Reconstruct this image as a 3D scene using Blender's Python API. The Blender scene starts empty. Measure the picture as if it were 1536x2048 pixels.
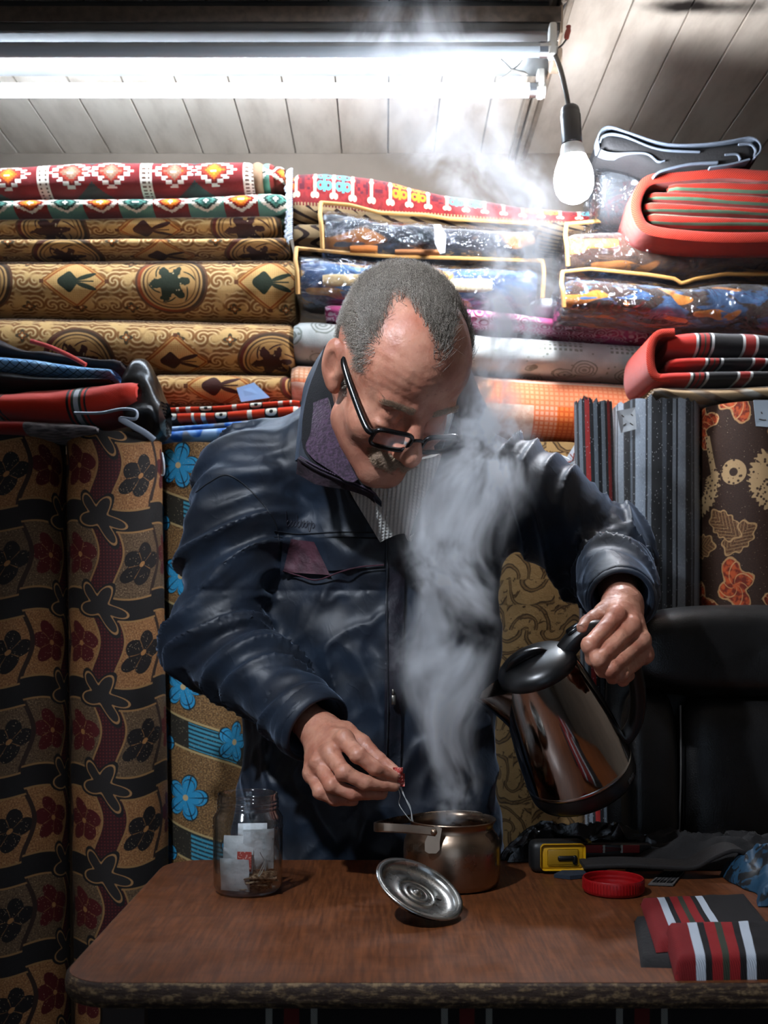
import bpy, bmesh, math, random
import numpy as np
from mathutils import Vector, Matrix
random.seed(7); RNG = np.random.default_rng(11)
SC = bpy.context.scene
COL = SC.collection
# ------------------------------------------------------------------ camera
F, CX, CY, CZ = 2200.0, 768.0, 1250.0, 1.11        # focal length and principal point in pixels of a 1536x2048 frame
cam_d = bpy.data.cameras.new('camera'); cam = bpy.data.objects.new('camera', cam_d); COL.objects.link(cam)
cam.location = (0, 0, CZ); cam.rotation_euler = (math.radians(90), 0, 0)
cam_d.sensor_fit = 'VERTICAL'; cam_d.sensor_height = 36.0; cam_d.lens = F / 2048 * 36.0
cam_d.shift_y = (CY - 1024) / 2048.0
cam_d.clip_start = 0.02; cam_d.clip_end = 60
cam_d.dof.use_dof = True; cam_d.dof.focus_distance = 1.52; cam_d.dof.aperture_fstop = 7.0
SC.camera = cam
# ------------------------------------------------------------------ world, exposure
W = bpy.data.worlds.new('world'); SC.world = W; W.use_nodes = True
W.node_tree.nodes['Background'].inputs[0].default_value = (0.62, 0.78, 1.0, 1)
W.node_tree.nodes['Background'].inputs[1].default_value = 1.0
SC.view_settings.view_transform = 'Standard'; SC.view_settings.look = 'None'
SC.view_settings.gamma = 1.0; SC.view_settings.exposure = 0.0; SC.view_settings.use_curve_mapping = False
SC.cycles.max_bounces = 4; SC.cycles.diffuse_bounces = 2; SC.cycles.glossy_bounces = 2
SC.cycles.transmission_bounces = 5; SC.cycles.transparent_max_bounces = 12; SC.cycles.volume_bounces = 1
SC.cycles.sample_clamp_indirect = 4.0; SC.cycles.sample_clamp_direct = 0.0
SC.cycles.caustics_reflective = False; SC.cycles.caustics_refractive = False
SC.cycles.use_denoising = True; SC.cycles.use_adaptive_sampling = True; SC.cycles.adaptive_threshold = 0.2; SC.cycles.adaptive_min_samples = 16; SC.cycles.volume_step_rate = 0.3; SC.cycles.volume_max_steps = 160
TUBE_STRENGTH = 90.0; BULB_STRENGTH = 430.0; SIDE_LAMP_STRENGTH = 2200.0
# ------------------------------------------------------------------ helpers
def P(x, y, D): return Vector(((x - CX) / F * D, D, CZ + (CY - y) / F * D))
def PX(x, D): return (x - CX) / F * D
def PZ(y, D): return CZ + (CY - y) / F * D
def lin(c):
    if isinstance(c, str):
        c = c.lstrip('#'); c = [int(c[i:i+2], 16) / 255 for i in (0, 2, 4)]
        return tuple((x / 12.92 if x <= .04045 else ((x + .055) / 1.055) ** 2.4) for x in c) + (1.0,)
    return tuple(c) + (1.0,) if len(c) == 3 else tuple(c)
NT = None
class E:
    def __init__(s, o): s.o = o
    def __add__(a, b): return mth('ADD', a, b)
    def __radd__(a, b): return mth('ADD', b, a)
    def __sub__(a, b): return mth('SUBTRACT', a, b)
    def __rsub__(a, b): return mth('SUBTRACT', b, a)
    def __mul__(a, b): return mth('MULTIPLY', a, b)
    def __rmul__(a, b): return mth('MULTIPLY', b, a)
    def __truediv__(a, b): return mth('DIVIDE', a, b)
    def __rtruediv__(a, b): return mth('DIVIDE', b, a)
    def __lt__(a, b): return mth('LESS_THAN', a, b)
    def __gt__(a, b): return mth('GREATER_THAN', a, b)
    def __abs__(a): return mth('ABSOLUTE', a)
    def __neg__(a): return mth('MULTIPLY', a, -1.0)
    def __and__(a, b): return mth('MULTIPLY', a, b)
    def __or__(a, b): return mth('MAXIMUM', a, b)
    def __mod__(a, b): return mth('FLOORED_MODULO', a, b)
def put(sock, a):
    if isinstance(a, E): NT.links.new(a.o, sock)
    elif isinstance(a, (str, tuple, list)) and sock.type == 'RGBA': sock.default_value = lin(a)
    elif isinstance(a, (tuple, list)): sock.default_value = tuple(a)
    else: sock.default_value = float(a)
def mth(op, *ar):
    n = NT.nodes.new('ShaderNodeMath'); n.operation = op
    for i, a in enumerate(ar): put(n.inputs[i], a)
    return E(n.outputs[0])
def mn(a, b): return mth('MINIMUM', a, b)
def mx(a, b): return mth('MAXIMUM', a, b)
def sn(a): return mth('SINE', a)
def cs(a): return mth('COSINE', a)
def sq(a): return mth('SQRT', a)
def fl(a): return mth('FLOOR', a)
def at2(a, b): return mth('ARCTAN2', a, b)
def hyp(a, b): return sq(a * a + b * b)
def inv(a): return mth('SUBTRACT', 1.0, a)
def cmod(a, p, c=0.0): return ((a - c + p / 2) % p) - p / 2       # distance to the nearest c + k p
def band(a, w): return abs(a) < w
def ss(a, lo, hi, o0=0.0, o1=1.0):
    n = NT.nodes.new('ShaderNodeMapRange'); n.interpolation_type = 'SMOOTHSTEP'
    put(n.inputs[0], a); put(n.inputs[1], lo); put(n.inputs[2], hi); put(n.inputs[3], o0); put(n.inputs[4], o1)
    return E(n.outputs[0])
def mix(f, a, b):
    n = NT.nodes.new('ShaderNodeMix'); n.data_type = 'RGBA'; n.clamp_factor = True
    put(n.inputs[0], f); put(n.inputs[6], a); put(n.inputs[7], b)
    return E(n.outputs[2])
def comb(a, b, c=0.0):
    n = NT.nodes.new('ShaderNodeCombineXYZ')
    for i, k in enumerate((a, b, c)): put(n.inputs[i], k)
    return E(n.outputs[0])
def sep(v):
    n = NT.nodes.new('ShaderNodeSeparateXYZ'); put(n.inputs[0], v)
    return [E(o) for o in n.outputs]
def uv():
    n = NT.nodes.new('ShaderNodeUVMap'); n.uv_map = 'uv'
    return sep(E(n.outputs[0]))[:2]
def objco():
    n = NT.nodes.new('ShaderNodeTexCoord'); return E(n.outputs['Object'])
def noise(vec, scale, detail=2.0, rough=.5, dist=0.0, colour=False):
    n = NT.nodes.new('ShaderNodeTexNoise'); n.noise_dimensions = '3D'
    if vec is not None: put(n.inputs['Vector'], vec)
    put(n.inputs['Scale'], scale); put(n.inputs['Detail'], detail); put(n.inputs['Roughness'], rough); put(n.inputs['Distortion'], dist)
    return E(n.outputs[1 if colour else 0])
def voro(vec, scale, feat='F1', rnd=1.0, out=0):
    n = NT.nodes.new('ShaderNodeTexVoronoi'); n.feature = feat
    if vec is not None: put(n.inputs['Vector'], vec)
    put(n.inputs['Scale'], scale); put(n.inputs['Randomness'], rnd)
    return E(n.outputs[out])
def ramp(f, stops, interp='LINEAR'):
    n = NT.nodes.new('ShaderNodeValToRGB'); cr = n.color_ramp; cr.interpolation = interp
    put(n.inputs[0], f)
    while len(cr.elements) < len(stops): cr.elements.new(0.5)
    for e, (p, c) in zip(cr.elements, stops): e.position = p; e.color = lin(c)
    return E(n.outputs[0])
def edge_refl(normal=None, lo=.045, hi=.95, pw=4.0):
    n = NT.nodes.new('ShaderNodeLayerWeight'); n.inputs[0].default_value = .5
    if normal is not None: put(n.inputs[1], normal)
    return mth('MINIMUM', mth('POWER', E(n.outputs[1]), pw) * hi + lo, 1.0)
def bump(h, strength=.3, dist=.002):
    n = NT.nodes.new('ShaderNodeBump'); put(n.inputs['Height'], h); put(n.inputs['Strength'], strength); put(n.inputs['Distance'], dist)
    return E(n.outputs[0])
def principled(**kw):
    n = NT.nodes.new('ShaderNodeBsdfPrincipled')
    for k, v in kw.items(): put(n.inputs[k.replace('_', ' ')], v)
    return E(n.outputs[0])
MATS = {}
def mat(name, build):
    """one procedural material; build() returns the surface shader (and may return (surface, volume))"""
    global NT
    if name in MATS: return MATS[name]
    m = bpy.data.materials.new(name); m.use_nodes = True; NT = m.node_tree; NT.nodes.clear()
    out = NT.nodes.new('ShaderNodeOutputMaterial'); r = build()
    if isinstance(r, tuple):
        if r[0] is not None: NT.links.new(r[0].o, out.inputs[0])
        NT.links.new(r[1].o, out.inputs[1])
    else: NT.links.new(r.o, out.inputs[0])
    MATS[name] = m
    return m
def fabric(color, rough=.88, weave=700.0, bs=.35, spec=.18, sheen=.15):
    h = noise(objco(), weave, 2.0, .6) + noise(objco(), 60.0, 2.0) * 1.5
    return principled(Base_Color=color, Roughness=rough, Specular_IOR_Level=spec, Sheen_Weight=sheen, Sheen_Roughness=.5, Normal=bump(h, bs, .0015))
def plain(name, color, rough=.5, metal=0.0, spec=.5, var=.0, scale=40.0, bs=0.0, bscale=200.0, coat=0.0):
    def b():
        c = color
        if var > 0:
            n = noise(objco(), scale, 4.0)
            c = mix(ss(n, .3, .7), tuple(x * (1 - var) for x in lin(color)[:3]), tuple(min(1, x * (1 + var)) for x in lin(color)[:3]))
        kw = dict(Base_Color=c, Roughness=rough, Metallic=metal, Specular_IOR_Level=spec, Coat_Weight=coat)
        if bs > 0: kw['Normal'] = bump(noise(objco(), bscale, 3.0), bs, .002)
        return principled(**kw)
    return mat(name, b)
# ---- mesh building
def tagit(o, label=None, cat=None, group=None, kind=None):
    if label: o['label'] = label
    if cat: o['category'] = cat
    if group: o['group'] = group
    if kind: o['kind'] = kind
    return o
def wloc(o):
    v = Vector((0, 0, 0))
    while o is not None: v = v + o.location; o = o.parent
    return v
def empty(name, loc, label=None, cat=None, group=None):
    o = bpy.data.objects.new(name, None); o.location = Vector(loc); o.empty_display_size = .05; COL.objects.link(o)
    return tagit(o, label, cat, group)
class MB:
    """collects world-space geometry and links it as ONE mesh object"""
    def __init__(s): s.V = []; s.F = []; s.UV = []; s.MI = []; s.n = 0
    def add(s, V, Fc, UV=None, mi=0, M=None):
        V = np.asarray(V, float).reshape(-1, 3)
        if M is not None:
            A = np.array(M); V = V @ A[:3, :3].T + A[:3, 3]
        if UV is None: UV = np.zeros((len(V), 2))
        s.V.append(V); s.UV.append(np.asarray(UV, float).reshape(-1, 2))
        for f in Fc: s.F.append(tuple(int(i) + s.n for i in f)); s.MI.append(mi)
        s.n += len(V); return s
    def grid(s, G, UV=None, mi=0, flip=False, M=None):
        G = np.asarray(G, float); a, b = G.shape[:2]
        i = np.arange(a * b).reshape(a, b)
        q = np.stack([i[:-1, :-1], i[1:, :-1], i[1:, 1:], i[:-1, 1:]], -1).reshape(-1, 4)
        if flip: q = q[:, ::-1]
        return s.add(G.reshape(-1, 3), q.tolist(), None if UV is None else np.asarray(UV).reshape(-1, 2), mi, M)
    def lathe(s, prof, seg=32, M=None, mi=0, a0=0.0, a1=2 * math.pi):
        prof = np.asarray(prof, float); t = np.linspace(a0, a1, seg + 1)
        G = np.stack([np.outer(prof[:, 0], np.cos(t)), np.outer(prof[:, 0], np.sin(t)), np.repeat(prof[:, 1:2], seg + 1, 1)], -1)
        UV = np.stack(np.broadcast_arrays(t[None, :] * prof[:, :1].max(), prof[:, 1:2]), -1)
        return s.grid(G, UV, mi, True, M)
    def tube(s, path, r, seg=10, M=None, mi=0, caps=True, flat=1.0):
        path = np.asarray([tuple(p) for p in path], float); n = len(path)
        r = np.broadcast_to(np.asarray(r, float), (n,))
        T = np.gradient(path, axis=0); T /= np.linalg.norm(T, axis=1)[:, None] + 1e-12
        u = np.array([0, 0, 1.0]) if abs(T[0][2]) < .9 else np.array([0, 1.0, 0])
        rows = []; t = np.linspace(0, 2 * math.pi, seg + 1); L = np.concatenate([[0], np.cumsum(np.linalg.norm(np.diff(path, axis=0), axis=1))])
        for i in range(n):
            a = np.cross(T[i], u); a /= np.linalg.norm(a) + 1e-12; u = np.cross(a, T[i])
            rows.append(path[i] + r[i] * (np.outer(np.cos(t), a) + flat * np.outer(np.sin(t), u)))
        G = np.array(rows); UV = np.stack(np.broadcast_arrays(L[:, None], (t * r.mean())[None, :]), -1)
        s.grid(G, UV, mi, False, M)
        if caps:
            s.add(G[0][:-1], [tuple(range(seg))], UV[0][:-1], mi, M); s.add(G[-1][:-1], [tuple(range(seg))[::-1]], UV[-1][:-1], mi, M)
        return s
    def rbox(s, size, bev=.003, seg=2, M=None, mi=0):
        bm = bmesh.new(); bmesh.ops.create_cube(bm, size=1.0)
        bmesh.ops.scale(bm, vec=Vector(size), verts=bm.verts)
        if bev > 0: bmesh.ops.bevel(bm, geom=bm.edges[:] + bm.verts[:], offset=bev, segments=seg, profile=.5, affect='EDGES')
        bm.verts.ensure_lookup_table(); V = [v.co[:] for v in bm.verts]; Fc = [[v.index for v in f.verts] for f in bm.faces]
        bm.free(); return s.add(V, Fc, np.array(V)[:, :2], mi, M)
    def prism(s, poly, z0, z1, M=None, mi=0):
        poly = np.asarray(poly, float); n = len(poly)
        V = np.vstack([np.c_[poly, np.full(n, z0)], np.c_[poly, np.full(n, z1)]])
        Fc = [tuple(range(n))[::-1], tuple(range(n, 2 * n))] + [(i, (i + 1) % n, n + (i + 1) % n, n + i) for i in range(n)]
        return s.add(V, Fc, V[:, :2], mi, M)
    def build(s, name, mats, parent=None, smooth=True, sharp=None):
        me = bpy.data.meshes.new(name); V = np.vstack(s.V); UV = np.vstack(s.UV)
        me.from_pydata(V.tolist(), [], s.F); l = me.uv_layers.new(name='uv')
        vi = np.empty(len(me.loops), int); me.loops.foreach_get('vertex_index', vi)
        l.data.foreach_set('uv', UV[vi].ravel())
        if not isinstance(mats, (list, tuple)): mats = [mats]
        for m in mats: me.materials.append(m)
        if len(mats) > 1: me.polygons.foreach_set('material_index', s.MI)
        me.polygons.foreach_set('use_smooth', [bool(smooth)] * len(me.polygons))
        if sharp is not None and smooth:
            try: me.set_sharp_from_angle(angle=math.radians(sharp))
            except Exception: pass
        me.update(); o = bpy.data.objects.new(name, me); COL.objects.link(o)
        if parent is not None: o.parent = parent; o.location = -wloc(parent)
        return o
def axes(o, x, y, z):
    M = Matrix.Identity(4)
    for i, a in enumerate((x, y, z)):
        for r in range(3): M[r][i] = a[r]
    for r in range(3): M[r][3] = o[r]
    return M
def T(x, y, z): return Matrix.Translation((x, y, z))
def R(a, ax): return Matrix.Rotation(math.radians(a), 4, ax)
def spline(pts, n, closed=False):
    """Catmull-Rom through the points"""
    p = np.asarray([tuple(q) for q in pts], float); out = []
    m = len(p)
    if closed: ext = np.vstack([p[-1], p, p[0], p[1]]); segs = m
    else: ext = np.vstack([2 * p[0] - p[1], p, 2 * p[-1] - p[-2]]); segs = m - 1
    tt = np.linspace(0, segs, n, endpoint=not closed)
    for t in tt:
        i = min(int(t), segs - 1); f = t - i; a, b, c, d = ext[i:i + 4]
        out.append(.5 * (2 * b + (c - a) * f + (2 * a - 5 * b + 4 * c - d) * f ** 2 + (3 * b - 3 * c + d - a) * f ** 3))
    return np.array(out)
_TAB = RNG.random((32, 32, 32)).astype(np.float32)
def vnoise(p):
    p = np.asarray(p, np.float32); i = np.floor(p).astype(int); f = p - i; f = f * f * (3 - 2 * f); o = 0
    for a in (0, 1):
        for b in (0, 1):
            for c in (0, 1):
                w = (f[..., 0] if a else 1 - f[..., 0]) * (f[..., 1] if b else 1 - f[..., 1]) * (f[..., 2] if c else 1 - f[..., 2])
                o = o + w * _TAB[(i[..., 0] + a) % 32, (i[..., 1] + b) % 32, (i[..., 2] + c) % 32]
    return o
def fbm(p, n=3):
    p = np.asarray(p, float); o = 0; a = .5
    for k in range(n): o = o + a * vnoise(p * 2 ** k + 7.3 * k); a *= .5
    return o / (1 - .5 ** n)
# ================================================================== the room
CEIL = 2.31; YB, YF, XL, XR = 2.80, -1.60, -1.40, 1.50; TZ = .747
def _ceil():
    p = objco(); x, y, z = sep(p)
    g = noise(comb(x * 3.0, y * .8, z), 6.0, 5.0, .6)
    c = mix(ss(g, .35, .75), '#cfc3b4', '#b3a697')
    d = hyp((x - .60) * .55, (y - 2.135) * 2.6) + (noise(p, 9.0, 4.0) - .5) * .16
    c = mix(ss(d, .11, .02), c, '#1d1815')                                     # soot stain with a ragged outline
    d2 = abs(y - 2.03 + (noise(comb(x * 1.4, 0.0, 0.0), 4.0, 2.0) - .5) * .12) * 9.0 + ss(x, .1, .4)
    c = mix(ss(d2, .30, .05, 0.0, .55), c, '#4a4038')                          # wavy dark band of shading painted across the left boards
    return principled(Base_Color=c, Roughness=.55, Specular_IOR_Level=.35, Normal=bump(noise(p, 25.0, 3.0), .12, .004))
m_ceil = mat('painted_ceiling_board', _ceil)
m_wall = plain('plaster_wall', '#7c6f62', .9, var=.12, scale=5)
m_floor = plain('concrete_floor', '#4c453e', .8, var=.25, scale=9)
def boxo(name, lo, hi, m, parent=None, kind=None, bev=.0):
    lo, hi = Vector(lo), Vector(hi)
    o = MB().rbox(hi - lo, bev, 1, Matrix.Translation((lo + hi) / 2)).build(name, m, parent, smooth=False)
    if kind: o['kind'] = kind
    return o
boxo('floor', (XL, YF, -.1), (XR, YB, 0), m_floor, kind='structure')
boxo('wall_back', (XL, YB, 0), (XR, YB + .1, CEIL + .1), m_wall, kind='structure')
boxo('wall_left', (XL - .1, YF, 0), (XL, YB, CEIL + .1), m_wall, kind='structure')
boxo('wall_right', (XR, YF, 0), (XR + .1, YB, CEIL + .1), m_wall, kind='structure')
# front wall behind the camera with the shop's glazed door
wf = bpy.data.objects.new('wall_front', None); COL.objects.link(wf); wf['kind'] = 'structure'
boxo('masonry', (XL, YF - .1, 0), (-.75, YF, CEIL + .1), m_wall, wf); boxo('masonry', (.75, YF - .1, 0), (XR, YF, CEIL + .1), m_wall, wf)
boxo('lintel', (-.75, YF - .1, 2.05), (.75, YF, CEIL + .1), m_wall, wf)
m_frame = plain('white_door_frame', '#b9b6ae', .5)
def _pane():
    a = NT.nodes.new('ShaderNodeBsdfTransparent'); g = NT.nodes.new('ShaderNodeBsdfGlossy'); g.inputs['Roughness'].default_value = .03
    m = NT.nodes.new('ShaderNodeMixShader'); NT.links.new(edge_refl().o, m.inputs[0]); NT.links.new(a.outputs[0], m.inputs[1]); NT.links.new(g.outputs[0], m.inputs[2])
    return E(m.outputs[0])
m_pane = mat('window_glass', _pane)
dr = bpy.data.objects.new('door_1', None); COL.objects.link(dr); dr['kind'] = 'structure'; dr.location = (0, YF - .05, 0)
for x in (-.72, 0, .72): boxo('door_frame', (x - .03, YF - .08, 0), (x + .03, YF - .02, 2.05), m_frame, dr)
for z in (.05, .95, 2.0): boxo('door_rail', (-.75, YF - .08, z - .05), (.75, YF - .02, z + .05), m_frame, dr)
for x in (-.36, .36):
    for z0, z1 in ((.1, .9), (1.0, 1.95)): boxo('pane', (x - .33, YF - .053, z0), (x + .33, YF - .047, z1), m_pane, dr)
# ceiling: painted boards running away from the viewer, every board its own piece
ce = bpy.data.objects.new('ceiling', None); COL.objects.link(ce); ce['kind'] = 'structure'; ce.location = (0, 0, CEIL)
boxo('deck', (XL, YF, CEIL + .012), (XR, YB, CEIL + .1), plain('dark_ceiling_gap', '#2a2420', .9), ce)
k = 0; x = XL
while x < XR - .01:
    w = .1175; x1 = min(x + w, XR)
    boxo('ceiling_board', (x + .0016, YF, CEIL + random.uniform(-.0006, .0006)), (x1 - .0016, YB, CEIL + .014), m_ceil, ce, bev=.0012)
    x = x1
tr = MB()
for dx, z in ((-.012, .020), (.004, .030), (.020, .018)): tr.rbox((.012, YB - YF, z), .002, 1, T(.335 + dx, (YB + YF) / 2, CEIL - z / 2))
o = tr.build('trim_1', plain('old_trim', '#8d8072', .6, var=.15), smooth=False); o['kind'] = 'structure'
# ------------------------------------------------------------------ fluorescent fitting
def emis(name, col, s):
    def b():
        n = NT.nodes.new('ShaderNodeEmission'); n.inputs[0].default_value = lin(col); n.inputs[1].default_value = s; return E(n.outputs[0])
    return mat(name, b)
m_white_metal = plain('grimy_grey_enamel', '#3c3b39', .4, spec=.5, var=.12, scale=12)
m_alu = plain('aluminium_cap', '#c8ccd0', .3, metal=1.0)
m_plastic_w = plain('white_plastic', '#c4c2bb', .4)
m_black = plain('black_plastic', '#111111', .42)
m_wire = plain('grey_wire', '#3a3633', .6)
def fitting(x1, yu, yl, zt, length, lab):
    r = .0135; x0 = x1 - length
    t = empty('tube_light', ((x0 + x1) / 2, (yu + yl) / 2, CEIL), lab, 'light fitting', None)
    hb = MB(); y0, y1 = yu + .004, yl + .022
    hb.rbox((length + .02, y1 - y0, .05), .006, 2, T((x0 + x1) / 2, (y0 + y1) / 2, zt + .062))
    hb.rbox((length + .0, .09, CEIL - zt - .084), .004, 1, T((x0 + x1) / 2, (y0 + y1) / 2, (CEIL + zt + .085) / 2))
    h = hb.build('housing', m_white_metal, t, sharp=40)
    MB().rbox((length + .022, .004, .03), .001, 1, T((x0 + x1) / 2, y0 - .002, zt + .068)).build('edge_strip', plain('rusty_edge', '#453a31', .7, var=.3, scale=60), h)
    for y, m, nm in ((yu, plain('unlit_tube_glass', '#a4aeb6', .18, spec=.6), 'tube'), (yl, emis('lit_tube', '#dcedff', TUBE_STRENGTH), 'lit_tube')):
        tb = MB().tube([(x0 + .03, y, zt), (x1 - .03, y, zt)], r, 14).build(nm, m, t)
        for a, b in ((x0 + .012, x0 + .03), (x1 - .03, x1 - .012)):
            MB().tube([(a, y, zt), (b, y, zt)], r * 1.06, 16).build('end_cap', m_alu, tb, sharp=40)
        for xx in (x0 + .006, x1 - .006):
            MB().rbox((.014, .030, .060), .004, 2, T(xx, y, zt + .016)).tube([(xx - .009, y, zt), (xx + .009, y, zt)], .015, 14).build('lamp_holder', m_plastic_w, t, sharp=40)
    MB().rbox((.006, y1 - y0 + .004, .055), .002, 1, T(x1 + .012, (y0 + y1) / 2, zt + .06)).rbox((.02, .05, .03), .003, 1, T(x1 + .012, (yu + yl) / 2, zt + .02)).build('end_plate', plain('worn_end_plate', '#9a8672', .5, var=.2, scale=50), t, sharp=40)
    return t
FIT = fitting(.322, 2.066, 2.222, 2.19, 1.24, 'long white twin fluorescent fitting on the ceiling, one tube lit')
# loose wires at its end, tied twine around the body
MB().tube(spline([(.335, 2.10, 2.27), (.345, 2.06, 2.285), (.35, 2.02, 2.30), (.38, 1.99, 2.305)], 24), .0022, 6).build('wire', m_wire, FIT)
pig = MB().tube(spline([P(1106, 100, 2.06), P(1122, 92, 2.06), P(1133, 78, 2.06)], 14), .0018, 6).build('wire', m_wire, FIT)
MB().tube(spline([P(1133, 79, 2.06), P(1134, 70, 2.06), P(1137, 60, 2.06), P(1137, 52, 2.06)], 14), [.003, .0045, .0045, .005, .005, .005, .005, .005, .005, .0045, .004, .004, .005, .0045], 8).build('wire_connector', plain('red_connector', '#8e3b30', .55), pig)
tw = MB()
for a, b in (((1002, 118), (1024, 140)), ((1024, 140), (1045, 120)), ((1024, 140), (996, 158)), ((1014, 130), (1030, 146))):
    tw.tube(spline([P(*a, 2.105), P((a[0] + b[0]) / 2 + 2, (a[1] + b[1]) / 2 + 1, 2.10), P(*b, 2.105)], 8), .0012, 5)
tw.tube(spline([P(1022, 138, 2.10), P(1035, 143, 2.10), P(1048, 147, 2.102), P(1056, 149, 2.105)], 10), [.002, .0025, .003, .003, .0035, .004, .004, .003, .002, .001], 6)
tw.build('twine_knot', plain('frayed_twine', '#8f8b84', .8), FIT)
# ------------------------------------------------------------------ hanging bulb
BD = 2.05
bl = empty('hanging_bulb', P(1140, 215, BD), 'bare glowing bulb in a black socket hanging from a thin grey cord', 'light bulb')
MB().tube(spline([P(1098, 78, 2.10), P(1106, 100, 2.07), P(1120, 135, 2.05), P(1130, 175, BD), P(1138, 216, BD)], 40), .0045, 10).build('cord', plain('grey_cord', '#5b554e', .6), bl)
def axM(p0, p1):
    p0, p1 = Vector(p0), Vector(p1); z = (p1 - p0).normalized(); x = Vector((0, 1, 0)).cross(z).normalized(); y = z.cross(x)
    return axes(p0, x, y, z)
Bm = axM(P(1140, 212, BD), P(1148, 370, BD))
MB().lathe([(0, -.001), (.012, 0), (.016, .004), (.0175, .010), (.0175, .016), (.0188, .018), (.019, .070), (.017, .072), (0, .072)], 28, Bm).build('socket', plain('black_bakelite', '#1c1b1b', .38), bl, sharp=40)
MB().lathe([(.014, .070), (.0195, .073), (.0215, .080), (.0235, .090), (.0250, .096)], 28, Bm).build('bulb_neck', plain('white_bulb_collar', '#d8d8d6', .4), bl)
MB().lathe([(.0248, .0955), (.028, .104), (.0335, .118), (.0365, .134), (.0365, .146), (.033, .160), (.026, .171), (.015, .178), (0, .180)], 20, Bm).build('bulb_globe', emis('glowing_globe', '#f1f6ff', BULB_STRENGTH), bl)
# ------------------------------------------------------------------ work lamp over the front left of the table (out of the frame)
def side_lamp(x, y, z, aim):
    t = empty('pendant_lamp', (x, y, CEIL), 'deep dark-shaded pendant lamp over the front left of the table', 'lamp')
    MB().tube([(x, y, CEIL), (x, y, z + .10)], .004, 8).build('cord', m_wire, t)
    M = axM((x, y, z + .10), aim)
    MB().lathe([(.030, 0), (.034, .03), (.060, .055), (.085, .09), (.098, .15), (.106, .31), (.108, .31), (.100, .15), (.087, .088), (.060, .052), (0, .045)], 32, M).build('lamp_shade', plain('dark_lamp_shade', '#2b2b2a', .6), t)  # unseen shade, made deep and dark to keep light off the left rolls
    MB().lathe([(.012, .05), (.014, .07), (.026, .09), (.031, .108), (.029, .125), (.02, .137), (0, .141)], 16, M).build('bulb', emis('side_bulb', '#e9f2ff', SIDE_LAMP_STRENGTH), t)
side_lamp(-.55, .60, 2.00, (.08, 1.58, 1.15))
# ================================================================== textile patterns (u along the piece, v across it, metres)
def pat_kilim():
    u, v = uv(); q = .0042; vq = fl(v / q) * q; uq = fl(u / q) * q
    p = uq % .219; a = mn(abs(p - .062), abs(p - .147)); jag = ((v / q) % 2.0 > 1.0) * .006
    d = a + abs(vq) * 1.2
    c = mix(d < .052, '#6b1c1c', '#7a1f1e')
    c = mix((d + jag) < .049, c, '#d9cfc0'); c = mix((d + jag) < .037, c, '#6d1d18')
    orange = band(cmod(uq, .438, .2 + .147), .05)
    c = mix(d < .028, c, '#93301f'); c = mix(d < .021, c, mix(orange, '#7d5c48', '#c9621a')); c = mix(d < .012, c, mix(orange, '#8e7058', '#e8821e'))
    c = mix(band(u % .219 - .062, .006) & band(v, .0016) | (band(u % .219 - .147, .006) & band(v, .0016)), c, '#d9cfc0')
    e = abs(cmod(p, .219, .002)); b = mn(e, .219 - e)
    c = mix(b < .0135, c, '#d8cdbc')
    c = mix((abs(b - .0055) < .003) & ((v / .0095) % 1.0 > .5), c, '#5a4034')
    tri = a - (abs(v) - .028)
    c = mix((abs(p - .1045) < (abs(v) - .018) * .9) & (abs(v) > .018), c, '#2f3a36')
    return fabric(c, .92, 500, .5)
def pat_kilim2():
    u, v = uv(); q = .0036; vq = fl(v / q) * q; uq = fl(u / q) * q
    d = abs(cmod(uq, .0745)) + abs(vq) * 1.35; alt = (uq / .149 + .25) % 1.0 < .5
    c = mix(((uq + .037) / .149) % 1.0 < .5, '#7b231c', '#5f8a78')
    c = mix(d < .041, c, '#dccfbb'); c = mix(d < .029, c, mix(alt, '#7d1d16', '#24342c'))
    c = mix(d < .021, c, mix(alt, '#d9661c', '#49796a')); c = mix(d < .0135, c, mix(alt, '#f08a2a', '#2c4a42')); c = mix(d < .0062, c, '#dccfbb')
    return fabric(c, .92, 500, .5)
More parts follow.
